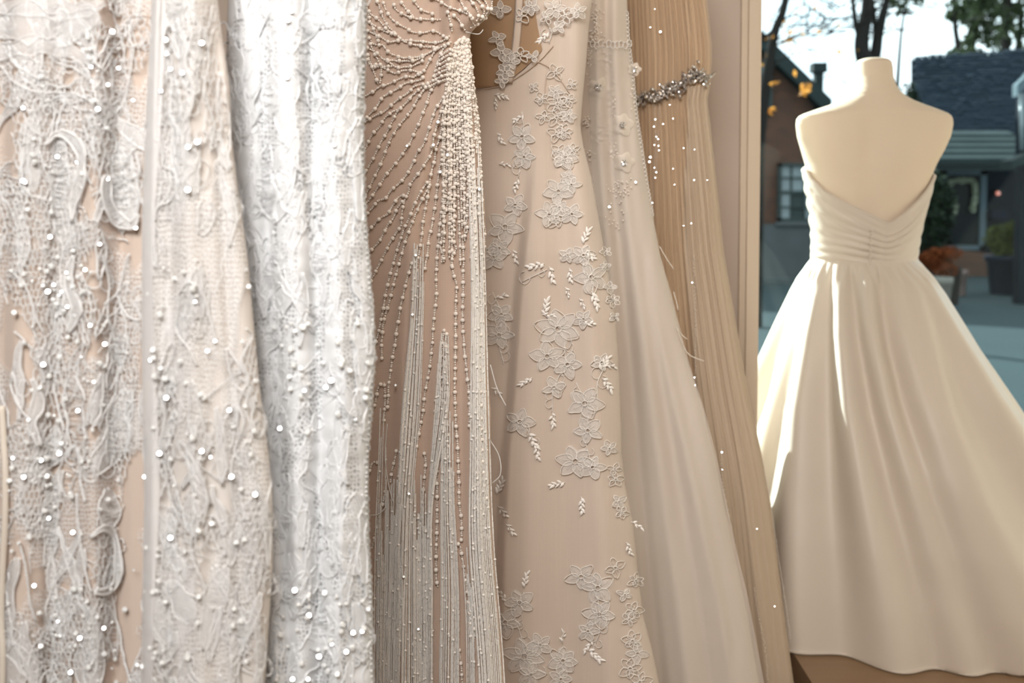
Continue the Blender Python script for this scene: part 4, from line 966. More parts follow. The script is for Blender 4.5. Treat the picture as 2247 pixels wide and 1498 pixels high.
lace_field(B, gB, spots, rs, Wob(8, 30), M['cordB'], M['clothB'], 4.2, .0035, .8)
# scalloped right edge: picots stitched one by one into a trim
m = MB(); yy = -10.0
while yy < 1505:
    s = rs.uniform(9, 15); t = np.linspace(-1.7, 1.7, 7); xe = B.R(yy)
    cord(m, B, np.stack([xe - 3 + s * .38 * np.cos(t), yy + s * .5 * np.sin(t)], 1), 4.5, .004, step=3); yy += s
m.build('scalloped_edge', M['cordB'], gB, kind='stuff')
sparkle_spots([(640, 25), (632, 45), (630, 170), (733, 318), (727, 835), (715, 850), (668, 857), (588, 1285), (647, 1295), (678, 1350), (728, 1413), (760, 1430), (642, 1490), (676, 1490), (795, 1385), (700, 1440), (614, 940), (775, 1388)], B, gB, rs, sc=(.8, 1.5))
for _ in range(60):
    x, y = rs.uniform(600, 810), rs.choice([rs.uniform(1300, 1495), rs.uniform(700, 950)])
    P = B.pos(np.array([x]), np.array([y]), .007)[0]; put('bead', BEAD, P, norm(norm(CAMP - P) + rs.normal(0, .35, 3)), gB, s=rs.uniform(.6, 1.4))

# ================================================================== gown 3: pearl-strand gown
CE = [(-480, 880, 980), (-200, 740, 1090), (-60, 730, 1085), (0, 735, 1079), (22, 735, 1078), (45, 735, 1062), (60, 735, 1044), (76, 735, 1031), (100, 735, 1031), (150, 735, 1038), (250, 738, 1045), (350, 740, 1055), (450, 742, 1064), (600, 744, 1066), (700, 745, 1066), (800, 745, 1070), (900, 745, 1077), (1000, 744, 1076), (1100, 742, 1078), (1200, 740, 1085), (1300, 738, 1092), (1400, 735, 1100), (1498, 732, 1108), (2500, 690, 1190)]
C = Drape(CE, 1.28, .12, .045, pexp=3, seed=31, amp=.0035, scale=(70, 700),
          folds=[('ridge', [(990, 80), (960, 260), (905, 450), (885, 800), (880, 1500)], .010, 18), ('ridge', [(1030, 80), (1035, 400), (1045, 900), (1070, 1500)], .010, 22), ('ridge', [(960, 300), (945, 700), (925, 1100), (930, 1500)], -.006, 16), ('ridge', [(1010, 300), (1012, 700), (1012, 1500)], -.007, 14)])
gC = thing('pearl_strand_gown', (float(at(900, 450, 1.28)[0]), 1.28, float(at(0, 2500, 1.28)[2])), 'blush nude gown with fanned strands of pearls and bead fringe', 'gown')
mb, uv = C.body(-480, 2500, 120, 190); mb.build('lining', M['nudeC'], gC, uv=uv)
UP = [[(804, 66), (836, 82), (854, 92), (882, 88), (922, 91), (962, 93), (986, 80)], [(808, 80), (818, 95), (828, 99), (840, 99), (848, 110), (858, 118), (876, 125), (890, 127), (916, 125), (938, 118), (948, 112), (966, 104), (990, 92)],
      [(804, 46), (813, 50), (831, 62), (850, 71), (869, 76), (882, 88), (900, 96), (930, 102), (955, 104)], [(806, 20), (815, 32), (829, 42), (844, 60), (856, 70), (869, 76)], [(826, 0), (832, 13), (839, 35), (850, 55), (869, 76)],
      [(839, 0), (848, 24), (860, 42), (876, 54), (898, 66), (908, 71), (930, 72), (944, 68), (958, 70), (978, 82)], [(862, 4), (869, 21), (884, 31), (906, 40), (930, 42), (950, 43), (966, 43)], [(877, 0), (893, 22), (908, 38)],
      [(908, 0), (915, 12), (926, 23), (946, 29), (954, 33)], [(940, -8), (966, 4), (986, 16), (1000, 20), (1016, 26), (1034, 36)], [(981, 22), (985, 38), (990, 56), (992, 70)], [(992, 30), (1008, 46), (1016, 60), (1023, 68)],
      [(1005, -10), (1018, 16), (1034, 36), (1038, 52)], [(1080, -10), (1079, 12), (1076, 24), (1067, 38), (1050, 52), (1030, 62)], [(1020, -10), (1040, 10), (1050, 30), (1046, 48)], [(1036, -10), (1056, 10), (1062, 28), (1054, 46)], [(1054, -10), (1068, 8), (1070, 26), (1060, 42)],
      [(804, 104), (825, 115), (838, 128), (854, 136), (868, 147), (884, 148), (906, 144), (930, 132)], [(820, 140), (850, 153), (866, 161), (884, 155), (906, 155), (922, 160)], [(846, 132), (870, 133), (898, 134), (918, 130), (938, 118)], [(806, 118), (812, 135), (818, 150), (824, 168), (830, 186)], [(810, 90), (822, 118), (836, 148), (834, 185)], [(960, 104), (945, 128), (934, 150), (922, 165)], [(988, 92), (970, 112), (962, 136), (952, 170)],
      [(804, 5), (808, 30), (818, 60), (830, 90)], [(804, 128), (812, 142), (820, 146), (836, 146), (860, 145)]]
LOW = [[(922, 160), (908, 169), (892, 168), (876, 174), (862, 180), (848, 186), (833, 190), (820, 200), (800, 212)], [(930, 168), (920, 176), (892, 182), (870, 196), (855, 204), (839, 214), (825, 236), (800, 262)],
       [(934, 184), (911, 189), (895, 204), (876, 216), (860, 229), (847, 242), (830, 250), (800, 268)], [(940, 182), (920, 196), (903, 212), (884, 233), (857, 248), (842, 262), (832, 279), (816, 296), (800, 330)],
       [(938, 186), (928, 200), (916, 217), (906, 236), (892, 255), (879, 271), (866, 290), (856, 308), (847, 328), (840, 348), (830, 371), (819, 393), (800, 432)], [(884, 233), (870, 248), (860, 268), (849, 290), (838, 308), (827, 330), (817, 351), (800, 380)],
       [(958, 172), (954, 188), (944, 201), (937, 225), (927, 250), (919, 271), (910, 290), (899, 314), (887, 332), (875, 350), (862, 366), (848, 382), (836, 401), (824, 419), (812, 436), (800, 450)],
       [(990, 160), (987, 182), (979, 205), (967, 222), (955, 241), (945, 270), (930, 316), (916, 334), (909, 353), (896, 377), (886, 392), (873, 405), (859, 417), (847, 434), (829, 441), (817, 456), (800, 475)],
       [(975, 220), (961, 268), (952, 300), (947, 334), (934, 357), (921, 376), (907, 395), (898, 408), (897, 419), (889, 438), (883, 460), (881, 480), (879, 496), (868, 513), (858, 529), (848, 548), (839, 567), (829, 586), (820, 604), (812, 620)],
       [(890, 428), (876, 432), (866, 444), (855, 463), (848, 472), (836, 477), (820, 493), (802, 514)], [(885, 440), (871, 458), (863, 478), (852, 493), (842, 511), (831, 531), (816, 547), (802, 566)],
       [(972, 270), (964, 304), (956, 330), (953, 353), (946, 380), (942, 408), (938, 434), (933, 460), (928, 488), (926, 512), (922, 541), (917, 571), (914, 596)],
       [(942, 395), (931, 409), (918, 431), (907, 455), (898, 478), (887, 501), (878, 529), (870, 553), (864, 576), (858, 594), (850, 628), (845, 651), (841, 678), (835, 705), (830, 732), (820, 765)],
       [(942, 408), (927, 436), (917, 458), (908, 480), (898, 506), (889, 530), (882, 555), (875, 580), (868, 606), (862, 630), (856, 655), (842, 705), (839, 732), (837, 758), (838, 788)],
       [(975, 290), (972, 314), (971, 344), (965, 367), (961, 395), (958, 422), (955, 450), (951, 474), (947, 500), (941, 524), (938, 556), (932, 590)],
       [(905, 575), (894, 608), (888, 634), (882, 659), (877, 682), (874, 706), (869, 734), (866, 759), (860, 790), (857, 816), (853, 843), (852, 868), (850, 896)],
       [(985, 330), (978, 392), (974, 422), (971, 450), (967, 478), (964, 506), (962, 532), (959, 560), (958, 588), (957, 618), (958, 640), (956, 667), (953, 695), (950, 726), (949, 752), (946, 778), (943, 804), (939, 826), (934, 854), (930, 880), (928, 905), (923, 930), (918, 956), (910, 1004)],
       [(992, 300), (990, 376), (988, 418), (979, 460), (974, 490), (971, 516), (966, 544), (971, 554), (969, 580)], [(1004, 320), (999, 420), (998, 448), (998, 476), (997, 502), (996, 532), (1001, 546), (993, 562), (992, 588), (1002, 626), (1001, 654), (1000, 680), (1000, 710), (1000, 738), (999, 800), (998, 844), (999, 896), (1000, 926), (1002, 952), (1004, 978), (1005, 1005), (1006, 1032), (1007, 1058), (1007, 1084), (1008, 1109), (1012, 1135), (1013, 1162), (1012, 1188)],
       [(1028, 400), (1024, 480), (1025, 508), (1016, 518), (1016, 544), (1017, 570), (1016, 595), (1016, 620), (1016, 648), (1015, 674), (1015, 702), (1016, 728), (1018, 754), (1020, 780), (1023, 806), (1026, 836), (1029, 860), (1030, 886), (1030, 940)],
       [(1048, 280), (1052, 320), (1053, 346), (1054, 372), (1052, 400), (1052, 420), (1051, 450), (1051, 478), (1062, 498), (1063, 528), (1061, 558), (1060, 586), (1060, 610), (1061, 638), (1062, 680)], [(1029, 100), (1030, 120), (1036, 148), (1039, 188), (1042, 218), (1043, 236), (1045, 254), (1046, 280), (1040, 312), (1034, 350), (1034, 420)],
       [(1060, 700), (1052, 760), (1052, 830), (1055, 880), (1056, 950), (1060, 1030), (1064, 1080), (1072, 1110)], [(1050, 900), (1045, 960), (1046, 1020), (1048, 1080), (1054, 1140)], [(1048, 1350), (1066, 1362), (1070, 1380), (1074, 1450), (1078, 1500)],
       [(846, 1075), (841, 1100), (834, 1130), (827, 1154), (822, 1180), (816, 1204)], [(870, 985), (866, 1008), (860, 1032), (857, 1060)], [(930, 990), (934, 1012), (932, 1038), (930, 1062), (927, 1090), (926, 1116), (924, 1142), (922, 1170), (922, 1196), (920, 1220), (917, 1250), (918, 1280), (918, 1322)],
       [(953, 985), (950, 1014), (958, 1020), (958, 1046), (959, 1072), (959, 1098), (959, 1124), (959, 1150), (958, 1180), (957, 1208), (957, 1234), (957, 1264), (960, 1285)], [(975, 720), (970, 760), (967, 800), (968, 850), (970, 880), (960, 900)], [(980, 730), (978, 775), (977, 825), (977, 880), (981, 930), (984, 985), (986, 1036), (988, 1089), (990, 1140)],
       [(960, 850), (956, 880), (955, 920), (953, 960), (951, 1010)], [(930, 1395), (905, 1413), (906, 1440), (905, 1475)], [(995, 1165), (1000, 1190), (1010, 1200), (1020, 1262), (1024, 1290), (1028, 1312), (1030, 1336), (1032, 1360), (1034, 1382), (1040, 1400)], [(1042, 1265), (1040, 1295), (1039, 1320), (1040, 1346), (1041, 1372), (1042, 1400)], [(838, 840), (830, 850), (826, 870), (820, 895), (806, 925)], [(843, 838), (845, 865), (844, 890), (842, 930)], [(832, 1015), (818, 1015), (810, 1035), (804, 1060)],
       [(1004, 1400), (1012, 1465), (1014, 1498)]]
rs = np.random.RandomState(17)
def pearl_strand(d, pts, par, rp=4.6, gap=26, rsd=2.3, lift=.004, name='pearl_strand', jit=.6):
    k = px2m(d); p = smooth_path(pts, 1.0); L = len(p)
    m = MB(); pos = rs.uniform(2, 8); big, small = [], []
    while pos < L:
        big.append(p[int(pos)]); g = gap * rs.uniform(.85, 1.15)
        q = pos + rp + rsd
        while q < min(pos + g - rp - rsd * .4, L): small.append(p[int(q)]); q += rsd * 2.0
        pos += g
    big = np.array(big); m_ = MB()
    if len(big): balls(m, d.pos(big[:, 0], big[:, 1], lift), rp * k * rs.uniform(.88, 1.1, len(big)), 'ico2')
    if len(small):
        small = np.array(small) + rs.normal(0, jit * .5, (len(small), 2)); balls(m, d.pos(small[:, 0], small[:, 1], lift - .0015), rsd * k * rs.uniform(.85, 1.2, len(small)), 'oct')
    tube(m, d.pos(p[::6, 0], p[::6, 1], lift - .002), .8 * k, 3)
    return m.build(name, M['pearl'], par, kind='stuff') if m.n else None
for s in UP + LOW: pearl_strand(C, s, gC)
# the tight bundle that drops from the waist knot
for i in range(30):
    t = i / 29; x0 = 1002 + 27 * t + rs.normal(0, 1.5); y0 = 80 + 10 * abs(t - .6) + rs.uniform(0, 8); xm = 986 + 48 * t + rs.normal(0, 2); x1 = 972 + 78 * t + rs.normal(0, 3); x2 = 968 + 92 * t + rs.normal(0, 4); ye = rs.uniform(330, 620)
    pearl_strand(C, [(x0, y0), (xm, 135), ((xm + x1) / 2, 205), (x1, 280), (min(x2, C.R(ye) - 4), ye)], gC, rp=rs.choice([3.6, 4.2]), gap=rs.uniform(18, 34), rsd=2.1, lift=.004 + .004 * rs.rand())
# knot rows across the waist
for i in range(7):
    y = 92 + i * 11; pearl_strand(C, [(1030, y + 10), (1005, y + 12 + 3 * i * .3), (985 - i * 2, y + 18), (962 - i * 4, y + 34)], gC, rp=4, gap=20, lift=.007)
def fringe(d, pts, par, rb=1.55, seg=13, lift=.004, pearl=.05):
    k = px2m(d); p = smooth_path(pts, 1.0); m = MB(); q = 0; A, Bq, R_, pe = [], [], [], []
    while q < len(p) - 4:
        e = min(q + int(seg * rs.uniform(.7, 1.3)), len(p) - 1); A.append(p[q]); Bq.append(p[e]); R_.append(rb * rs.uniform(.8, 1.2))
        if rs.rand() < pearl: pe.append(p[e])
        q = e + 1
    A, Bq = np.array(A), np.array(Bq)
    if len(A) == 0: return
    prisms(m, d.pos(A[:, 0], A[:, 1], lift), d.pos(Bq[:, 0], Bq[:, 1], lift), np.array(R_) * k, 5)
    if pe: pe = np.array(pe); balls(m, d.pos(pe[:, 0], pe[:, 1], lift + .001), 3.4 * k, 'ico1')
    m.build('fringe_strand', M['bugle'], par, kind='stuff')
bundles = [([540, 700, 900, 1100, 1300, 1520], [906, 899, 880, 868, 850, 835], [932, 929, 922, 906, 905, 905], 22, 520, 720), ([300, 640, 800, 1000, 1200, 1520], [1026, 1034, 1032, 1030, 1028, 1050], [1052, 1064, 1068, 1074, 1083, 1107], 24, 290, 620),
           ([715, 900, 1100, 1300, 1520], [966, 952, 940, 932, 925], [984, 985, 950, 950, 950], 14, 715, 860), ([880, 1100, 1300, 1520], [970, 966, 966, 962], [996, 998, 1008, 1008], 20, 880, 1060),
           ([880, 1000, 1200, 1520], [836, 832, 824, 822], [860, 858, 862, 854], 16, 870, 1230), ([1000, 1200, 1520], [904, 904, 904], [934, 936, 940], 18, 1040, 1200), ([1050, 1200, 1520], [860, 856, 848], [884, 884, 884], 12, 1050, 1150), ([1180, 1350, 1520], [1012, 1022, 1024], [1030, 1040, 1044], 6, 1180, 1320)]
for ys_, ls_, rr_, n, s0, s1 in bundles:
    for i in range(n):
        t = (i + .5) / n; y0 = rs.uniform(s0, s1); yv = [y0] + [y for y in ys_ if y > y0 + 20] + [rs.uniform(1850, 1950)]
        ph = rs.normal(0, 1.2)
        fringe(C, [(np.interp(y, ys_, ls_) + t * (np.interp(y, ys_, rr_) - np.interp(y, ys_, ls_)) + ph, y) for y in yv], gC, lift=.004 + .005 * rs.rand())
for x, y in ((961, 268), (893, 320), (966, 377), (951, 318), (982, 340), (912, 560), (868, 845), (1052, 415), (918, 1380), (897, 1083), (886, 1265), (905, 690)):
    P = C.pos(np.array([x]), np.array([y]), .012)[0]; put('sequin', SEQ, P, facet(P), gC, s=1.1)
# loose thread ends
for pts in ([(1022, 70), (1050, 75), (1060, 65)], [(850, 930), (845, 1000), (852, 1060), (862, 1100)], [(1076, 800), (1090, 850), (1110, 890)], [(1072, 960), (1095, 1000), (1098, 1040), (1080, 1060)], [(812, 1130), (830, 1128), (848, 1112)]):
    w = MB(); cord(w, C, pts, 2.2, .012, step=6); w.build('loose_thread', M['cord'], gC)

# ================================================================== gown 4: champagne gown with floral appliques
DE = [(-330, 1120, 1200), (-120, 1010, 1290), (0, 1010, 1300), (60, 1010, 1292), (130, 1010, 1287), (200, 1008, 1280), (280, 1004, 1274), (320, 1002, 1280), (400, 1000, 1300), (500, 998, 1318), (600, 995, 1335), (700, 990, 1351), (800, 988, 1358), (900, 985, 1362), (1000, 980, 1365), (1060, 978, 1372), (1150, 975, 1390), (1250, 970, 1400), (1350, 965, 1412), (1420, 960, 1430), (1498, 955, 1447), (2150, 900, 1560)]
EDGE_D = [(1190, 195), (1175, 300), (1160, 420), (1140, 600), (1130, 720), (1118, 900), (1108, 1000), (1098, 1200), (1092, 1515)]
D_ = Drape(DE, 1.58, .10, .05, pexp=3, seed=41, amp=.005, scale=(90, 900),
           folds=[('step', EDGE_D, .022, 26, (330, 560)), ('ridge', [(1190, 160), (1180, 500), (1165, 1000), (1150, 1500)], .006, 30), ('ridge', [(1265, 300), (1300, 700), (1320, 1100), (1340, 1500)], .010, 26), ('ridge', [(1225, 300), (1240, 800), (1250, 1500)], -.006, 30)])
gD = thing('floral_applique_gown', (float(at(1200, 450, 1.58)[0]), 1.58, float(at(0, 2150, 1.58)[2])), 'champagne tulle gown with ivory floral lace appliques', 'gown')
mb, uv = D_.body(-330, 2150, 130, 190)
# bodice: sheer illusion panel next to the pearl gown is left open in the lining
mb.build('lining', M['tulleD'], gD, uv=uv)
OP = [(-15, 1010, 1168), (60, 1010, 1180), (110, 1010, 1190), (150, 1010, 1150), (190, 1010, 1100), (194, 1010, 1040)]
rows = np.linspace(-15, 193, 40)
l_o = np.interp(rows, [o[0] for o in OP], [o[1] for o in OP]); r_o = np.interp(rows, [o[0] for o in OP], [o[2] for o in OP])
px = l_o[:, None] + (r_o - l_o)[:, None] * np.linspace(0, 1, 30)[None]; py = np.repeat(rows[:, None], 30, 1)
m = MB(); m.add(D_.pos(px, py, .004), grid_faces(40, 30, False)); il = m.build('illusion_panel', plain('tan_illusion', (0.40, 0.255, 0.145), .8), gD); il['label'] = 'sheer tan illusion panel at the side of the bodice'
m = MB(); cord(m, D_, [(1140, -12), (1136, 60), (1128, 130), (1116, 180)], 17, .007, step=10, k=6, flat=.25); m.build('boning_strip', M['tulleD'], gD)
for pts in ([(1062, 196), (1105, 186), (1150, 160), (1185, 132), (1214, 100)], [(1180, 135), (1205, 148), (1228, 172), (1250, 205)], [(1200, 160), (1196, 200), (1198, 250)]):
    m = MB(); cord(m, D_, pts, 2.2, .003, step=6); m.build('bodice_seam', plain('seam', (0.64, 0.50, 0.40), .7), gD)
rs = np.random.RandomState(64)
def sprig(d, par, x, y, s, ang, n=6, leafm=None, lift=.003):
    """satin-stitched sprig: stem with paired solid leaves"""
    cm, pm = MB(), PMB()
    L = s * 1.7; st = [(x + math.cos(ang) * L * t + math.sin(ang) * 4 * math.sin(t * 4), y + math.sin(ang) * L * t) for t in np.linspace(0, 1, 5)]
    cord(cm, d, st, 2.2, lift, step=4)
    o = cm.build('sprig', M['appl'], par)
    for i in range(n):
        t = (i + .6) / n; sd_ = 1 if i % 2 else -1; a = ang + sd_ * rs.uniform(.55, 1.0) * (1 - .5 * t)
        bx, by = x + math.cos(ang) * L * t, y + math.sin(ang) * L * t
        lm = PMB(); lm.patch(d, leaf_pts(bx, by, s * rs.uniform(.5, .8), s * rs.uniform(.24, .36), a), lift + .001, .0012); lm.done('leaf', M['leaf'], o)
def flower(d, par, x, y, r, petals=5, rot=0., fill=True, lift=.003, wpx=2.0, loops=True, squash=.9):
    """corded flower: outlined petals over organza, ring at the heart"""
    cm = MB(); t = np.linspace(0, 2 * np.pi, 15)
    for i in range(petals):
        a = rot + i * 2 * np.pi / petals + rs.normal(0, .1); pr = r * rs.uniform(.85, 1.12)
        pts = leaf_pts(x + math.cos(a) * r * .16, y + math.sin(a) * r * .16, pr, pr * rs.uniform(.62, .82), a, 16); pts[:, 1] = y + (pts[:, 1] - y) * squash
        cord(cm, d, np.vstack([pts, pts[:1]]), wpx, lift + .001, Wob(rs.randint(9999), 7), step=4)
        if loops: cord(cm, d, [(x + math.cos(a) * r * .2, y + math.sin(a) * r * .2 * squash), (x + math.cos(a) * r * .75, y + math.sin(a) * r * .75 * squash)], wpx * .6, lift + .001, Wob(rs.randint(9999), 9), step=4)
    cord(cm, d, np.stack([x + r * .17 * np.cos(t), y + r * .17 * np.sin(t)], 1), wpx, lift + .002, step=3)
    o = cm.build('flower_applique', M['appl'], par, kind='stuff')
    if fill:
        for i in range(petals):
            a = rot + i * 2 * np.pi / petals; pts = leaf_pts(x + math.cos(a) * r * .14, y + math.sin(a) * r * .14, r, r * .72, a, 14); pts[:, 1] = y + (pts[:, 1] - y) * squash
            pm = PMB(); pm.patch(d, pts, lift, .0006); pm.done('petal', M['petal'], o)
    return o
def vine_(d, par, pts, wpx=1.9, lift=.003, curl=True):
    cm = MB(); cord(cm, d, pts, wpx, lift, Wob(rs.randint(9999), 14), step=5)
    if curl:
        p = smooth_path(pts, 18)
        for q in p[1:-1]:
            t = np.linspace(0, 4.6, 9); r = rs.uniform(6, 12); s = rs.choice([-1, 1])
            cord(cm, d, np.stack([q[0] + s * (r - r * np.cos(t)), q[1] + r * np.sin(t) * 1.2], 1), wpx * .8, lift, step=4)
    cm.build('stem_cord', M['appl'], par, kind='stuff')
def lacework(d, par, path, width, lift=.003):
    """dense corded band of small blossoms"""
    p = smooth_path(path, 30)
    for q in p:
        flower(d, par, q[0] + rs.normal(0, width * .25), q[1] + rs.normal(0, 6), rs.uniform(.45, .7) * width, rs.choice([4, 5, 6]), rs.uniform(0, 6), fill=rs.rand() < .5, wpx=1.8, lift=lift)
FL = [(1225, 722, 42, 6, .3), (1200, 782, 34, 5, .8), (1283, 885, 36, 5, .1), (1245, 800, 30, 5, 0), (1290, 945, 30, 5, .5), (1262, 1012, 36, 6, .2), (1300, 1025, 26, 5, 0), (1298, 608, 34, 5, .6), (1280, 560, 24, 5, 0), (1108, 498, 36, 5, .2), (1082, 565, 30, 5, .9), (1095, 735, 30, 5, .1), (1100, 690, 26, 5, .4), (1145, 300, 28, 5, .3), (1150, 345, 24, 5, 0), (1140, 925, 30, 5, 0), (1275, 1265, 30, 5, .3), (1312, 1290, 34, 5, .8), (1315, 1348, 32, 6, .1), (1290, 1385, 22, 5, 0), (1140, 1322, 30, 5, .6), (1108, 1365, 32, 5, .2), (1150, 1440, 42, 6, .3), (1235, 1450, 30, 7, .1), (1185, 1415, 26, 5, .5), (1165, 1480, 26, 5, 0), (1230, 1490, 24, 5, 0), (1240, 345, 26, 5, 0), (1225, 420, 30, 5, .4), (1205, 470, 26, 5, .7), (1255, 470, 24, 5, 0), (1130, 450, 24, 5, .2), (1095, 545, 24, 5, .5), (1215, 850, 24, 4, 1.2), (1280, 700, 20, 5, .3), (1320, 795, 20, 5, .2), (1245, 560, 18, 5, 0)]
for x, y, r, n, rot in FL: flower(D_, gD, x, y, r, n, rot)
SP = [(1205, 70, 14, 2.4, 6), (1085, 208, 12, .2, 6), (1085, 215, 10, 1.4, 4), (1150, 252, 12, 2.6, 5), (1137, 392, 12, 1.9, 5), (1090, 292, 12, 1.0, 5), (1095, 360, 10, .1, 4), (1125, 548, 12, 1.3, 5), (1195, 578, 16, 2.9, 6), (1205, 585, 15, 1.3, 5), (1280, 535, 15, -1.2, 6), (1285, 548, 12, .8, 5), (1248, 588, 13, 1.4, 5), (1298, 640, 16, 1.2, 6), (1195, 692, 15, -1.4, 6), (1190, 690, 12, .1, 4), (1168, 828, 14, 2.6, 6), (1318, 812, 15, -1.0, 6), (1322, 830, 14, .9, 6), (1325, 800, 12, .2, 4), (1212, 905, 13, 1.5, 6), (1160, 950, 15, 1.1, 6), (1176, 975, 14, 1.4, 5), (1240, 1058, 14, 2.9, 6), (1275, 1090, 15, 1.5, 6), (1090, 1085, 15, -1.2, 7), (1092, 1110, 13, .9, 5), (1110, 1150, 12, .9, 5), (1150, 1290, 14, -1.4, 6), (1112, 1320, 12, -2.2, 5), (1290, 1425, 16, .7, 7), (1300, 1405, 13, 2.2, 5), (1235, 1412, 12, -1.5, 3), (1375, 1190, 12, 1.2, 5), (1385, 1145, 12, .5, 4), (1240, 630, 10, 1.2, 4), (1270, 655, 10, 1.0, 4), (1278, 712, 12, -.1, 4), (1085, 655, 12, -.3, 4), (1078, 850, 12, .7, 4)]
for x, y, s, a, n in SP: sprig(D_, gD, x, y, s * 1.3, a, n)
for path, wd in (([(1215, 165), (1222, 240), (1228, 320), (1240, 400), (1225, 480)], 34), ([(1250, 190), (1245, 260), (1260, 330)], 26), ([(1325, 560), (1338, 620), (1346, 690)], 24), ([(1340, 990), (1352, 1060), (1362, 1130)], 26), ([(1365, 1240), (1378, 1320), (1392, 1400), (1400, 1500)], 34), ([(1180, 180), (1195, 260)], 22)):
    lacework(D_, gD, path, wd)
# corded rings over the illusion panel
for x, y, r, n in ((1100, 115, 20, 4), (1120, 135, 18, 5), (1092, 85, 18, 4), (1108, 158, 18, 5), (1100, 178, 14, 4), (1142, 122, 17, 5), (1098, 22, 20, 4), (1145, 35, 16, 4), (1165, 15, 18, 5), (1215, 20, 22, 5), (1240, 35, 18, 5), (1170, 125, 14, 3), (1200, 40, 14, 4), (1268, 25, 18, 5), (1225, 60, 14, 4)):
    flower(D_, gD, x, y, r, n, rs.uniform(0, 6), lift=.009, wpx=2.4, fill=rs.rand() < .6, loops=False)
for pts in ([(1120, 45), (1108, 70), (1095, 100), (1100, 140)], [(1195, 45), (1210, 70), (1205, 95)], [(1145, 245), (1150, 290), (1148, 340), (1138, 390)], [(1190, 690), (1230, 720), (1240, 790), (1215, 850), (1212, 905)], [(1265, 840), (1290, 900), (1285, 960), (1295, 1010)], [(1290, 560), (1300, 610), (1300, 650)], [(1200, 590), (1170, 605), (1145, 620)], [(1150, 1300), (1130, 1350), (1145, 1400), (1155, 1450), (1200, 1480)], [(1275, 1265), (1310, 1310), (1315, 1380), (1300, 1430)], [(1145, 915), (1160, 950), (1180, 985)], [(1100, 480), (1090, 540), (1078, 590)], [(1080, 640), (1100, 690), (1095, 750), (1105, 800)], [(1330, 800), (1310, 840), (1312, 880)]):
    vine_(D_, gD, pts)

# ================================================================== gown 5: gown with organza flowers
EE = [(-280, 1270, 1330), (-100, 1225, 1370), (0, 1230, 1376), (80, 1230, 1379), (100, 1230, 1381), (150, 1230, 1388), (250, 1230, 1397), (300, 1230, 1405), (400, 1232, 1420), (500, 1234, 1437), (560, 1236, 1448), (650, 1238, 1473), (700, 1240, 1485), (800, 1242, 1510), (900, 1245, 1542), (1000, 1248, 1567), (1100, 1250, 1587), (1200, 1252, 1607), (1300, 1254, 1630), (1400, 1256, 1648), (1498, 1258, 1665), (1950, 1260, 1760)]
E = Drape(EE, 1.84, .10, .05, pexp=3, seed=51, amp=.004, scale=(60, 900),
          folds=[('ridge', [(1312, 90), (1315, 300), (1340, 600), (1360, 1000), (1390, 1500)], .008, 14), ('ridge', [(1330, 90), (1345, 400), (1385, 800), (1420, 1200), (1450, 1500)], -.010, 14), ('ridge', [(1352, 90), (1370, 400), (1420, 800), (1470, 1200), (1510, 1500)], .010, 18), ('ridge', [(1372, 200), (1400, 500), (1460, 900), (1530, 1300), (1560, 1500)], -.008, 16), ('ridge', [(1395, 400), (1440, 700), (1510, 1000), (1575, 1300), (1610, 1500)], .010, 18), ('ridge', [(1420, 600), (1480, 800), (1550, 1100), (1610, 1400)], -.006, 14)])
gE = thing('organza_flower_gown', (float(at(1400, 450, 1.84)[0]), 1.84, float(at(0, 1950, 1.84)[2])), 'pale tulle gown with organza flowers and pearl beading on the bodice', 'gown')
mb, uv = E.body(-280, 1950, 120, 190); mb.build('skirt', M['tulleE'], gE, uv=uv)
mb, uv = E.sheet(lambda y: np.interp(y, [105, 420, 700, 1515], [1290, 1300, 1330, 1390]), lambda y: E.R(y) + np.interp(y, [420, 900, 1515], [0, 4, 12]), 105, 1515, lambda x, y: .006 + .004 * np.sin(x / 23 + y / 300), 60, 90)
mb.build('tulle_overlay', sheer('ivory_tulle_veil', (.93, .86, .78), .35), gE, uv=uv)
def organza_flower(d, par, x, y, r):
    o = None
    for i in range(5):
        a = i * 2 * np.pi / 5 + rs.uniform(-.2, .2); pm = PMB(); pts = leaf_pts(x + math.cos(a) * r * .05, y + math.sin(a) * r * .05, r, r * .95, a, 16)
        pm.patch(d, pts, .005 + .0010 * i, .002)
        if o is None:
            cm = MB(); t = np.linspace(0, 6.28, 10); cord(cm, d, np.stack([x + 3.5 * np.cos(t), y + 3.5 * np.sin(t)], 1), 2.4, .013, step=3); o = cm.build('organza_flower', M['appl'], par)
        pm.done('petal', M['organza'], o)
    for i in range(6):
        a = i * 1.047; P = d.pos(np.array([x + 5 * math.cos(a) * (i > 0)]), np.array([y + 5 * math.sin(a) * (i > 0)]), .014)[0]; put('crystal', CRY, P, norm(facet(P) + rs.normal(0, .15, 3)), o, s=.75)
for x, y, r in ((1315, 192, 24), (1366, 274, 25), (1370, 356, 23), (1393, 152, 15), (1310, 190, 14)): organza_flower(E, gE, x, y, r)
for k, (x, y, sx, sy, n) in enumerate(((1308, 50, 8, 30, 50), (1306, 85, 12, 8, 22), (1328, 130, 5, 16, 30), (1298, 140, 5, 20, 24), (1345, 225, 6, 20, 34), (1320, 290, 8, 20, 40), (1290, 265, 7, 10, 22), (1298, 335, 7, 8, 14), (1360, 415, 16, 16, 34), (1392, 200, 4, 30, 26), (1340, 330, 8, 14, 20), (1350, 470, 16, 20, 16))):
    q = np.stack([rs.normal(x, sx, n), rs.normal(y, sy, n)], 1); q = clip_to(E, q, -2); m = MB(); balls(m, E.pos(q[:, 0], q[:, 1], .006), 1.9 * px2m(E), 'oct'); m.build('pearl_cluster', M['pearl'], gE, kind='stuff')
m = MB()
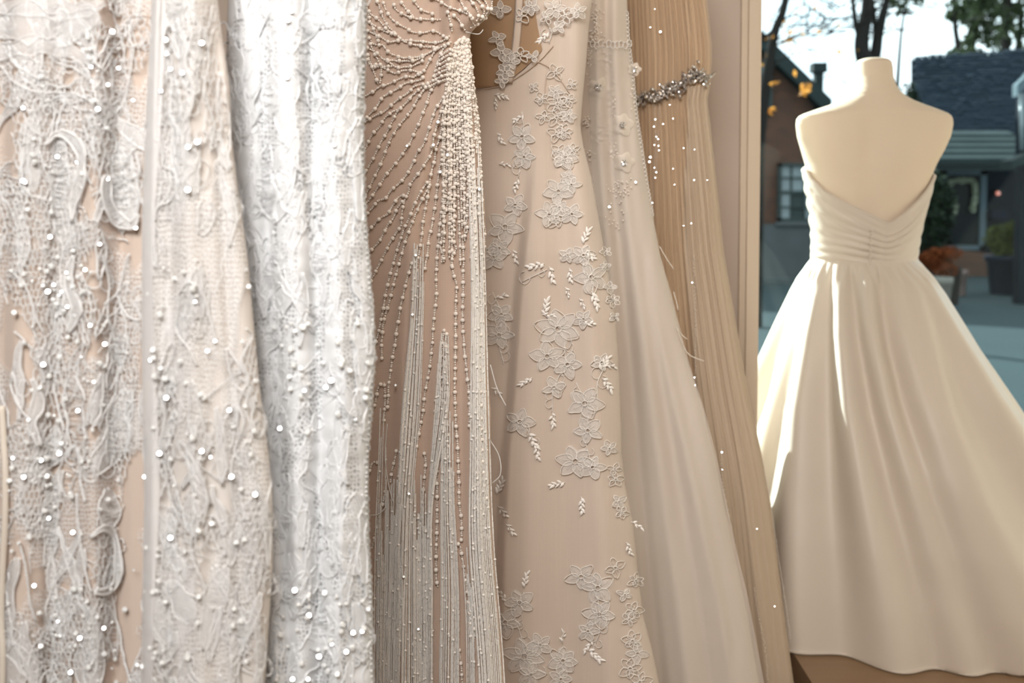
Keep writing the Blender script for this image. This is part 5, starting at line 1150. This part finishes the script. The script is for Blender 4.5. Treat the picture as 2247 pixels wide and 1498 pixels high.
for x in np.arange(1300, 1382, 9): 
    t = np.linspace(0, 6.2, 9); cord(m, E, np.stack([x + 5 * np.cos(t), 98 + 2.5 * math.sin(x) + 8 * np.sin(t)], 1), 2.4, .008, step=3)
m.build('lace_trim', M['appl'], gE, kind='stuff')
m = MB(); yy = 30.
while yy < 480:
    t = np.linspace(-1.7, 1.7, 6); cord(m, E, np.stack([E.R(yy) - 2 + 4 * np.cos(t), yy + 5 * np.sin(t)], 1), 2.6, .004, step=3); yy += 9
m.build('scalloped_edge', M['appl'], gE, kind='stuff')
sparkle_spots([(1337, 454), (1395, 400)], E, gE, rs, sc=(1.2, 1.4), lift=.01)
for pts in ([(1447, 540), (1462, 566), (1478, 590)], [(1484, 718), (1500, 738), (1508, 744)], [(1486, 722), (1500, 760), (1515, 780), (1545, 792)], [(1478, 640), (1484, 660), (1488, 680)]):
    w = MB(); cord(w, E, pts, 2.6, .012, step=6); w.build('feather_wisp', M['organza'], gE)

# ================================================================== gown 6: crinkle-pleated gown with crystal belt
FE = [(-230, 1400, 1480), (-60, 1342, 1545), (0, 1345, 1551), (30, 1345, 1555), (60, 1346, 1558), (100, 1347, 1562), (130, 1348, 1563), (170, 1350, 1560), (200, 1352, 1556), (222, 1353, 1552), (260, 1352, 1557), (350, 1350, 1567), (450, 1348, 1578), (550, 1346, 1588), (650, 1344, 1605), (750, 1342, 1622), (850, 1340, 1640), (920, 1338, 1655), (1000, 1336, 1672), (1100, 1334, 1690), (1200, 1332, 1703), (1300, 1330, 1715), (1400, 1328, 1728), (1498, 1326, 1742), (1560, 1325, 1745), (1850, 1320, 1760)]
wF = Wob(99, 130)
def crink(u, px, py):
    g = np.interp(py, [-50, 220, 500, 1500], [1, 1, .9, .5])
    return .0032 * g * np.sin(2 * np.pi * (24 * u + .35 * wF(px, py * .3))) + .0010 * g * np.sin(2 * np.pi * (41 * u + .5 * wF(py * .4, px)))
F_ = Drape(FE, 2.10, .08, .05, pexp=3, seed=61, amp=.003, micro=crink, scale=(60, 900),
           folds=[('step', [(1508, 190), (1505, 300), (1498, 420), (1500, 560), (1520, 800), (1560, 1200), (1600, 1515)], .016, 16), ('ridge', [(1430, 240), (1470, 600), (1520, 1000), (1560, 1500)], .007, 16), ('ridge', [(1540, 240), (1560, 600), (1610, 1000), (1660, 1500)], -.006, 16), ('ridge', [(1450, 400), (1500, 800), (1560, 1500)], -.008, 14), ('ridge', [(1560, 500), (1600, 800), (1650, 1200), (1690, 1500)], .008, 14)])
gF = thing('crinkle_pleated_gown', (float(at(1480, 450, 2.1)[0]), 2.1, float(at(0, 1850, 2.1)[2])), 'tan crinkle-pleated gown with crystal belt, rightmost on the rail', 'gown')
mb, uv = F_.body(-230, 1850, 300, 170); mb.build('pleated_cloth', M['crinkle'], gF, uv=uv)
mb, uv = F_.sheet(lambda y: np.interp(y, [185, 300, 420, 560, 800, 1200, 1515], [1512, 1508, 1500, 1503, 1523, 1563, 1600]), lambda y: F_.R(y), 188, 1515, .004, 150, 120); mb.build('overskirt', M['veilF'], gF, uv=uv)
belt = MB(); bp_ = [(1398, 218), (1420, 214), (1445, 206), (1470, 197), (1490, 188), (1510, 172), (1530, 165), (1555, 172)]
cord(belt, F_, bp_, 14, .006, step=6, k=6, flat=.35); bo = belt.build('belt', M['silver'], gF); bo['label'] = 'tarnished silver crystal belt'
bs = smooth_path(bp_, 4)
for i, (x, y) in enumerate(bs):
    for _ in range(2 if x < 1490 else 3):
        xx, yy = x + rs.normal(0, 3), y + rs.normal(0, 9 if x < 1490 else 11)
        P = F_.pos(np.array([xx]), np.array([yy]), .012)[0]; put('crystal', CRY, P, norm(norm(CAMP - P) + rs.normal(0, .45, 3)), bo, s=rs.uniform(.8, 1.7))
for i, (x, y) in enumerate(bs[::2]):
    for s in (-1, 1):
        a = s * rs.uniform(.7, 1.3) + (math.pi if rs.rand() < .5 else 0); pm = PMB(); pm.patch(F_, leaf_pts(x, y, rs.uniform(14, 24), 6, a), .011, .002); pm.done('silver_leaf', M['silver'], bo)
sq = [(1427, 345), (1425, 355), (1486, 190), (1500, 193), (1476, 180), (1448, 185), (1437, 205), (1412, 213), (1470, 230), (1438, 262), (1435, 278), (1440, 300), (1444, 305), (1445, 320), (1436, 318), (1446, 330), (1436, 368), (1440, 378), (1438, 390), (1432, 445), (1500, 495), (1517, 490), (1427, 60), (1449, 70), (1437, 20), (1477, 260), (1455, 272), (1477, 370), (1500, 325), (1524, 328), (1523, 395), (1552, 395), (1480, 405), (1519, 620), (1524, 828), (1525, 845), (1526, 858), (1524, 870), (1584, 992), (1585, 1030), (1661, 1160), (1700, 1330)]
for x, y in sq:
    P = F_.pos(np.array([x]), np.array([y]), .008)[0]; put('sequin', SEQ, P, facet(P), gF, s=rs.uniform(.45, .8) * (1.9 if (x, y) in ((1427, 345), (1425, 355), (1584, 992), (1486, 190), (1449, 70)) else 1))
for pts in ([(1436, 230), (1438, 320), (1432, 420), (1434, 500)], [(1446, 235), (1445, 300), (1440, 380)], [(1522, 560), (1526, 700), (1525, 880)], [(1583, 985), (1586, 1060), (1606, 1160)], [(1655, 1290), (1664, 1350), (1680, 1430), (1684, 1490)], [(1672, 1000), (1690, 1100), (1705, 1200), (1735, 1400)]):
    w = MB(); p = smooth_path(pts, 4.2); p = p + rs.normal(0, .5, p.shape); balls(w, F_.pos(p[:, 0], p[:, 1], .006), 1.25 * px2m(F_), 'oct'); w.build('sequin_strand', M['seed'], gF, kind='stuff')

# ================================================================== rail and hangers above the frame
rail = thing('clothes_rail', (0, 1.5, 2.36), 'chrome clothes rail carrying the six gowns', 'rail')
pts3 = np.array([[-0.47, .72, 2.36], [.46, 2.22, 2.36]]); w = MB(); tube(w, np.linspace(*pts3, 8), .014, 10); w.build('tube', M['chrome'], rail)
for t in (.06, .94):
    q = pts3[0] + (pts3[1] - pts3[0]) * t; w = MB(); tube(w, [q, q + np.array([.0, .0, .44])], .009, 8); w.build('drop_rod', M['chrome'], rail)
for d, g_, top, nm in ((A1, gA, -1000, 'beaded lace'), (B, gB, -900, 'white lace'), (C, gC, -480, 'pearl strand'), (D_, gD, -330, 'floral applique'), (E, gE, -280, 'organza flower'), (F_, gF, -230, 'crinkle pleated')):
    c = at((d.L(top) + d.R(top)) / 2, top, d.Y0); rx_ = np.interp(d.Y0, pts3[:, 1], pts3[:, 0])
    h = thing('hanger', (float(c[0]), d.Y0, float(c[2])), f'padded hanger holding the {nm} gown', 'hanger', 'padded hangers on the rail')
    hw = (d.R(top) - d.L(top)) / 2 * px2m(d) + .03
    w = MB(); tube(w, [(c[0] - hw, d.Y0, c[2] - .01), (c[0], d.Y0, c[2] + .03), (c[0] + hw, d.Y0, c[2] - .01)], .014, 8); w.build('bar', M['hanger'], h)
    w = MB(); t = np.linspace(-.3, 3.5, 10); hook = [(c[0], d.Y0, c[2] + .03), (c[0] + (rx_ - c[0]) * .6, d.Y0, 2.30)] + [(rx_ + .02 * math.cos(a), d.Y0, 2.36 + .02 * math.sin(a)) for a in t]
    tube(w, hook, .003, 6); w.build('hook', M['chrome'], h)
# unseen lamp frame added to go with the warm fill light
cl = thing('fill_lamp', (.5, .5, 2.75), 'unseen square lamp frame added for the warm fill light', 'lamp')
boxo('fill_lamp_frame', (-.47 + .0, .47, -.47, .47, .012, .05), M['trim'], cl)
